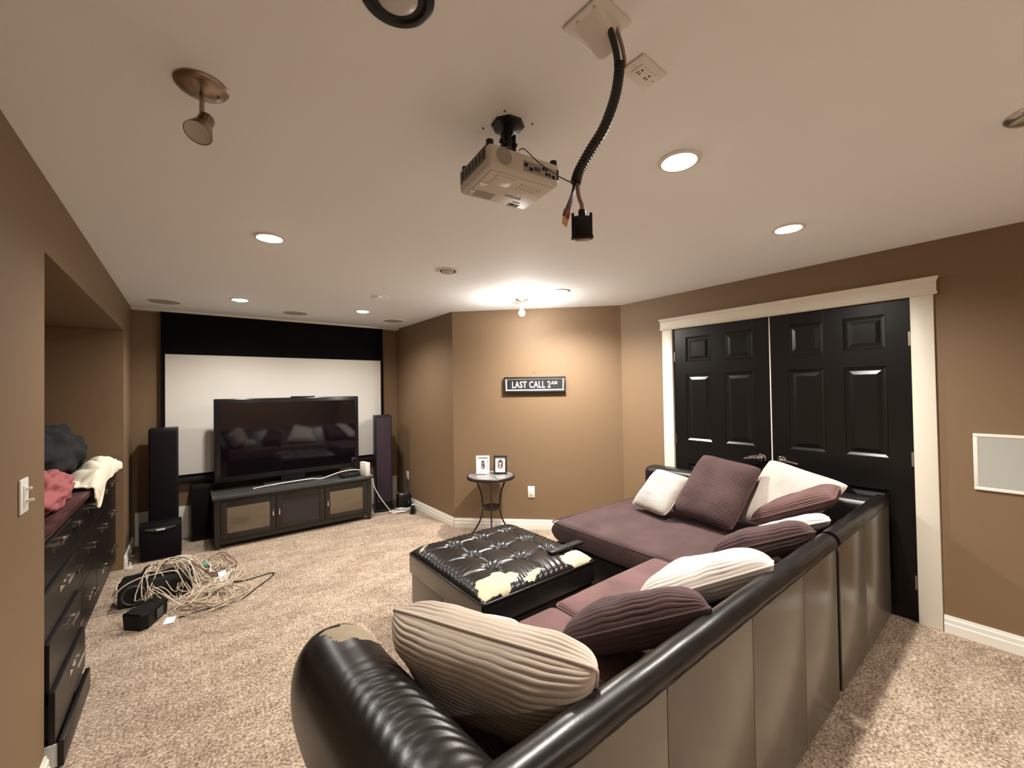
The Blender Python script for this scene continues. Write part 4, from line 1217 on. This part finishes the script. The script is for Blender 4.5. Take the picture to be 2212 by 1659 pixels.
mi = blob(fx, fy, 1.320, 1.850, .120, .092, 7, .25) | blob(fx, fy, 1.545, 1.805, .07, .022, 9, .1, .4) | blob(fx, fy, 1.935, 1.822, .130, .066, 12, .05, .12) | blob(fx, fy, 1.235, 2.565, .045, .010, 5, .6, .4) | blob(fx, fy, 1.23, 1.86, .03, .012, 6, .9, .4)
np_build('tufted_top', Vt, q, ['leather_black', 'leather_back'], ot, mi.astype(int), 180)
for a in tx:
    for b in ty:
        k = np.argmin((gx - a).ravel() ** 2 + (gy - b).ravel() ** 2)
        MB().lathe([(.0005, .006), (.006, .005), (.010, .001), (.011, -.004)], 14, T(a, b, float(z_.ravel()[k]) + .002)).build('button', 'leather_black', ot)
pts = []
for cx, cy, a0 in ((hx - .03, hy - .03, 0), (-hx + .03, hy - .03, 90), (-hx + .03, -hy + .03, 180), (hx - .03, -hy + .03, 270)):
    for k in range(5):
        a = math.radians(a0 + 22.5 * k); pts.append((cx + .032 * math.cos(a), cy + .032 * math.sin(a), OZ - .052))
MB().tube(pts, .006, 8, closed=True).build('piping', 'leather_black', ot, ang=180)
# lid sides and lower box sides
zs = (.255, OZ - .050)
for nm, z0_, z1_, ins in (('lid_side', zs[0], zs[1], .0), ('box_side', .03, .250, .012)):
    X_, Y_ = hx - ins, hy - ins
    if nm == 'lid_side':
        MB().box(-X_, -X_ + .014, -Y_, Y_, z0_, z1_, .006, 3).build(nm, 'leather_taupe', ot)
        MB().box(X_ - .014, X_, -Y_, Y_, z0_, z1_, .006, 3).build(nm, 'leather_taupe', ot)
    else:
        for a, b in ((-Y_, -.002), (.002, Y_)):
            MB().box(-X_, -X_ + .014, a, b, z0_, z1_, .005, 3).build(nm, 'leather_taupe', ot)
            MB().box(X_ - .014, X_, a, b, z0_, z1_, .005, 3).build(nm, 'leather_taupe', ot)
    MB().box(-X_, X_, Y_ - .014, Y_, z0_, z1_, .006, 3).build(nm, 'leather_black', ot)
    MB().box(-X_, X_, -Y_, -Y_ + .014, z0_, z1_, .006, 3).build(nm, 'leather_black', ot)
MB().box(-hx + .01, hx - .01, -hy + .01, hy - .01, OZ - .075, OZ - .052).box(-hx + .02, hx - .02, -hy + .02, hy - .02, .03, .04).build('inner_frame', 'black_matte', ot, smooth=False)
for a in (-1, 1):
    for b in (-1, 1):
        MB().cyl((a * (hx - .08), b * (hy - .08), 0), (a * (hx - .08), b * (hy - .08), .035), .022, n=12).build('foot', 'black_plastic', ot)

# remote
rc = thing('remote_control', 'black remote control on the worn right corner of the ottoman', 'remote', (1.925, 1.918, OZ + .0085), math.radians(-1))
MB().box(-.145, .145, -.026, .026, 0, .018, .006, 3).build('case', 'black_plastic', rc)
for i in range(9):
    for j in range(3):
        if 2 < i < 5 and j == 1: continue
        MB().box(-.045 + i * .020 - .005, -.045 + i * .020 + .005, -.016 + j * .016 - .004, -.016 + j * .016 + .004, .017, .0205, .001).build('key', 'rubber_grey', rc)
MB().lathe([(.006, 0), (.015, 0), (.015, .003), (.006, .003)], 24, T(-.085, 0, .0175)).build('ring_key', 'rubber_grey', rc)

# ================================================================== CUSHIONS (far to near)
cushion('small cream cushion on the chaise seat, farthest left on the sofa', [(2.90, 2.12, .51), (2.80, 1.74, .51), (3.07, 1.66, .77), (3.03, 1.95, .82)], .13, 'fabric_oat', rib='u', pitch=.013, amp=.0045, seed=31, rnd_c=.35)
cushion('large chocolate brown cushion leaning on the door side of the chaise', [(2.90, 1.76, .53), (2.84, 1.27, .51), (3.10, 1.17, .92), (3.15, 1.62, .965)], .17, 'fabric_chocolate', rib='u', pitch=.016, amp=.0060, seed=32, rnd_c=.30)
cushion('large cream corduroy cushion leaning in the sofa corner before the doors', [(3.06, 1.35, .53), (2.98, .95, .54), (3.06, .68, .89), (3.28, 1.20, .965)], .15, 'fabric_oat', rib='v', pitch=.016, amp=.0055, seed=33, rnd_c=.30)
cushion('mauve brown cushion lying against the cream corner cushion', [(3.00, 1.24, .56), (3.10, 1.06, .68), (3.00, .72, .89), (2.82, .70, .85)], .13, 'fabric_mauve', rib='v', amp=.006, seed=34)
cushion('thin white striped cushion wedged between two brown cushions at the corner', [(2.70, 1.18, .53), (2.92, 1.12, .52), (2.76, .72, .76), (2.54, .65, .80)], .09, 'fabric_cream', rib='v', pitch=.019, amp=.007, seed=35)
cushion('dark brown cushion leaning on the back beside the gap between sofa sections', [(2.30, 1.16, .53), (2.62, 1.16, .52), (2.50, .70, .74), (2.27, .66, .80)], .15, 'fabric_chocolate', rib='v', pitch=.019, amp=.0075, seed=36, wr=.014, p=5.0)
cushion('large bright white corduroy cushion leaning on the middle of the sofa back', [(1.50, 1.11, .53), (2.02, 1.22, .50), (2.06, .74, .70), (1.73, .62, .81)], .16, 'fabric_cream', rib='v', pitch=.019, amp=.0075, seed=37, wr=.016, p=5.0)
cushion('dark brown corduroy cushion on the near half of the sofa back', [(1.05, 1.12, .54), (1.42, 1.20, .50), (1.50, .76, .68), (1.27, .63, .80)], .16, 'fabric_chocolate', rib='v', pitch=.019, amp=.0075, seed=38, wr=.016, p=5.0)
cushion('small beige cushion lying on the seat behind the biggest beige one', [(.78, 1.41, .54), (1.0, 1.23, .52), (.94, 1.17, .625), (.80, 1.33, .645)], .085, 'fabric_cream', rib='u', pitch=.016, amp=.006, seed=39)
cushion('biggest beige corduroy cushion, nearest, leaning in the corner of the rolled arm', [(.66, 1.25, .50), (.86, .80, .50), (.745, .62, .84), (.525, 1.36, .76)], .22, 'fabric_beige', rib='u', pitch=.019, amp=.0070, seed=40, wr=.016, p=5.0)
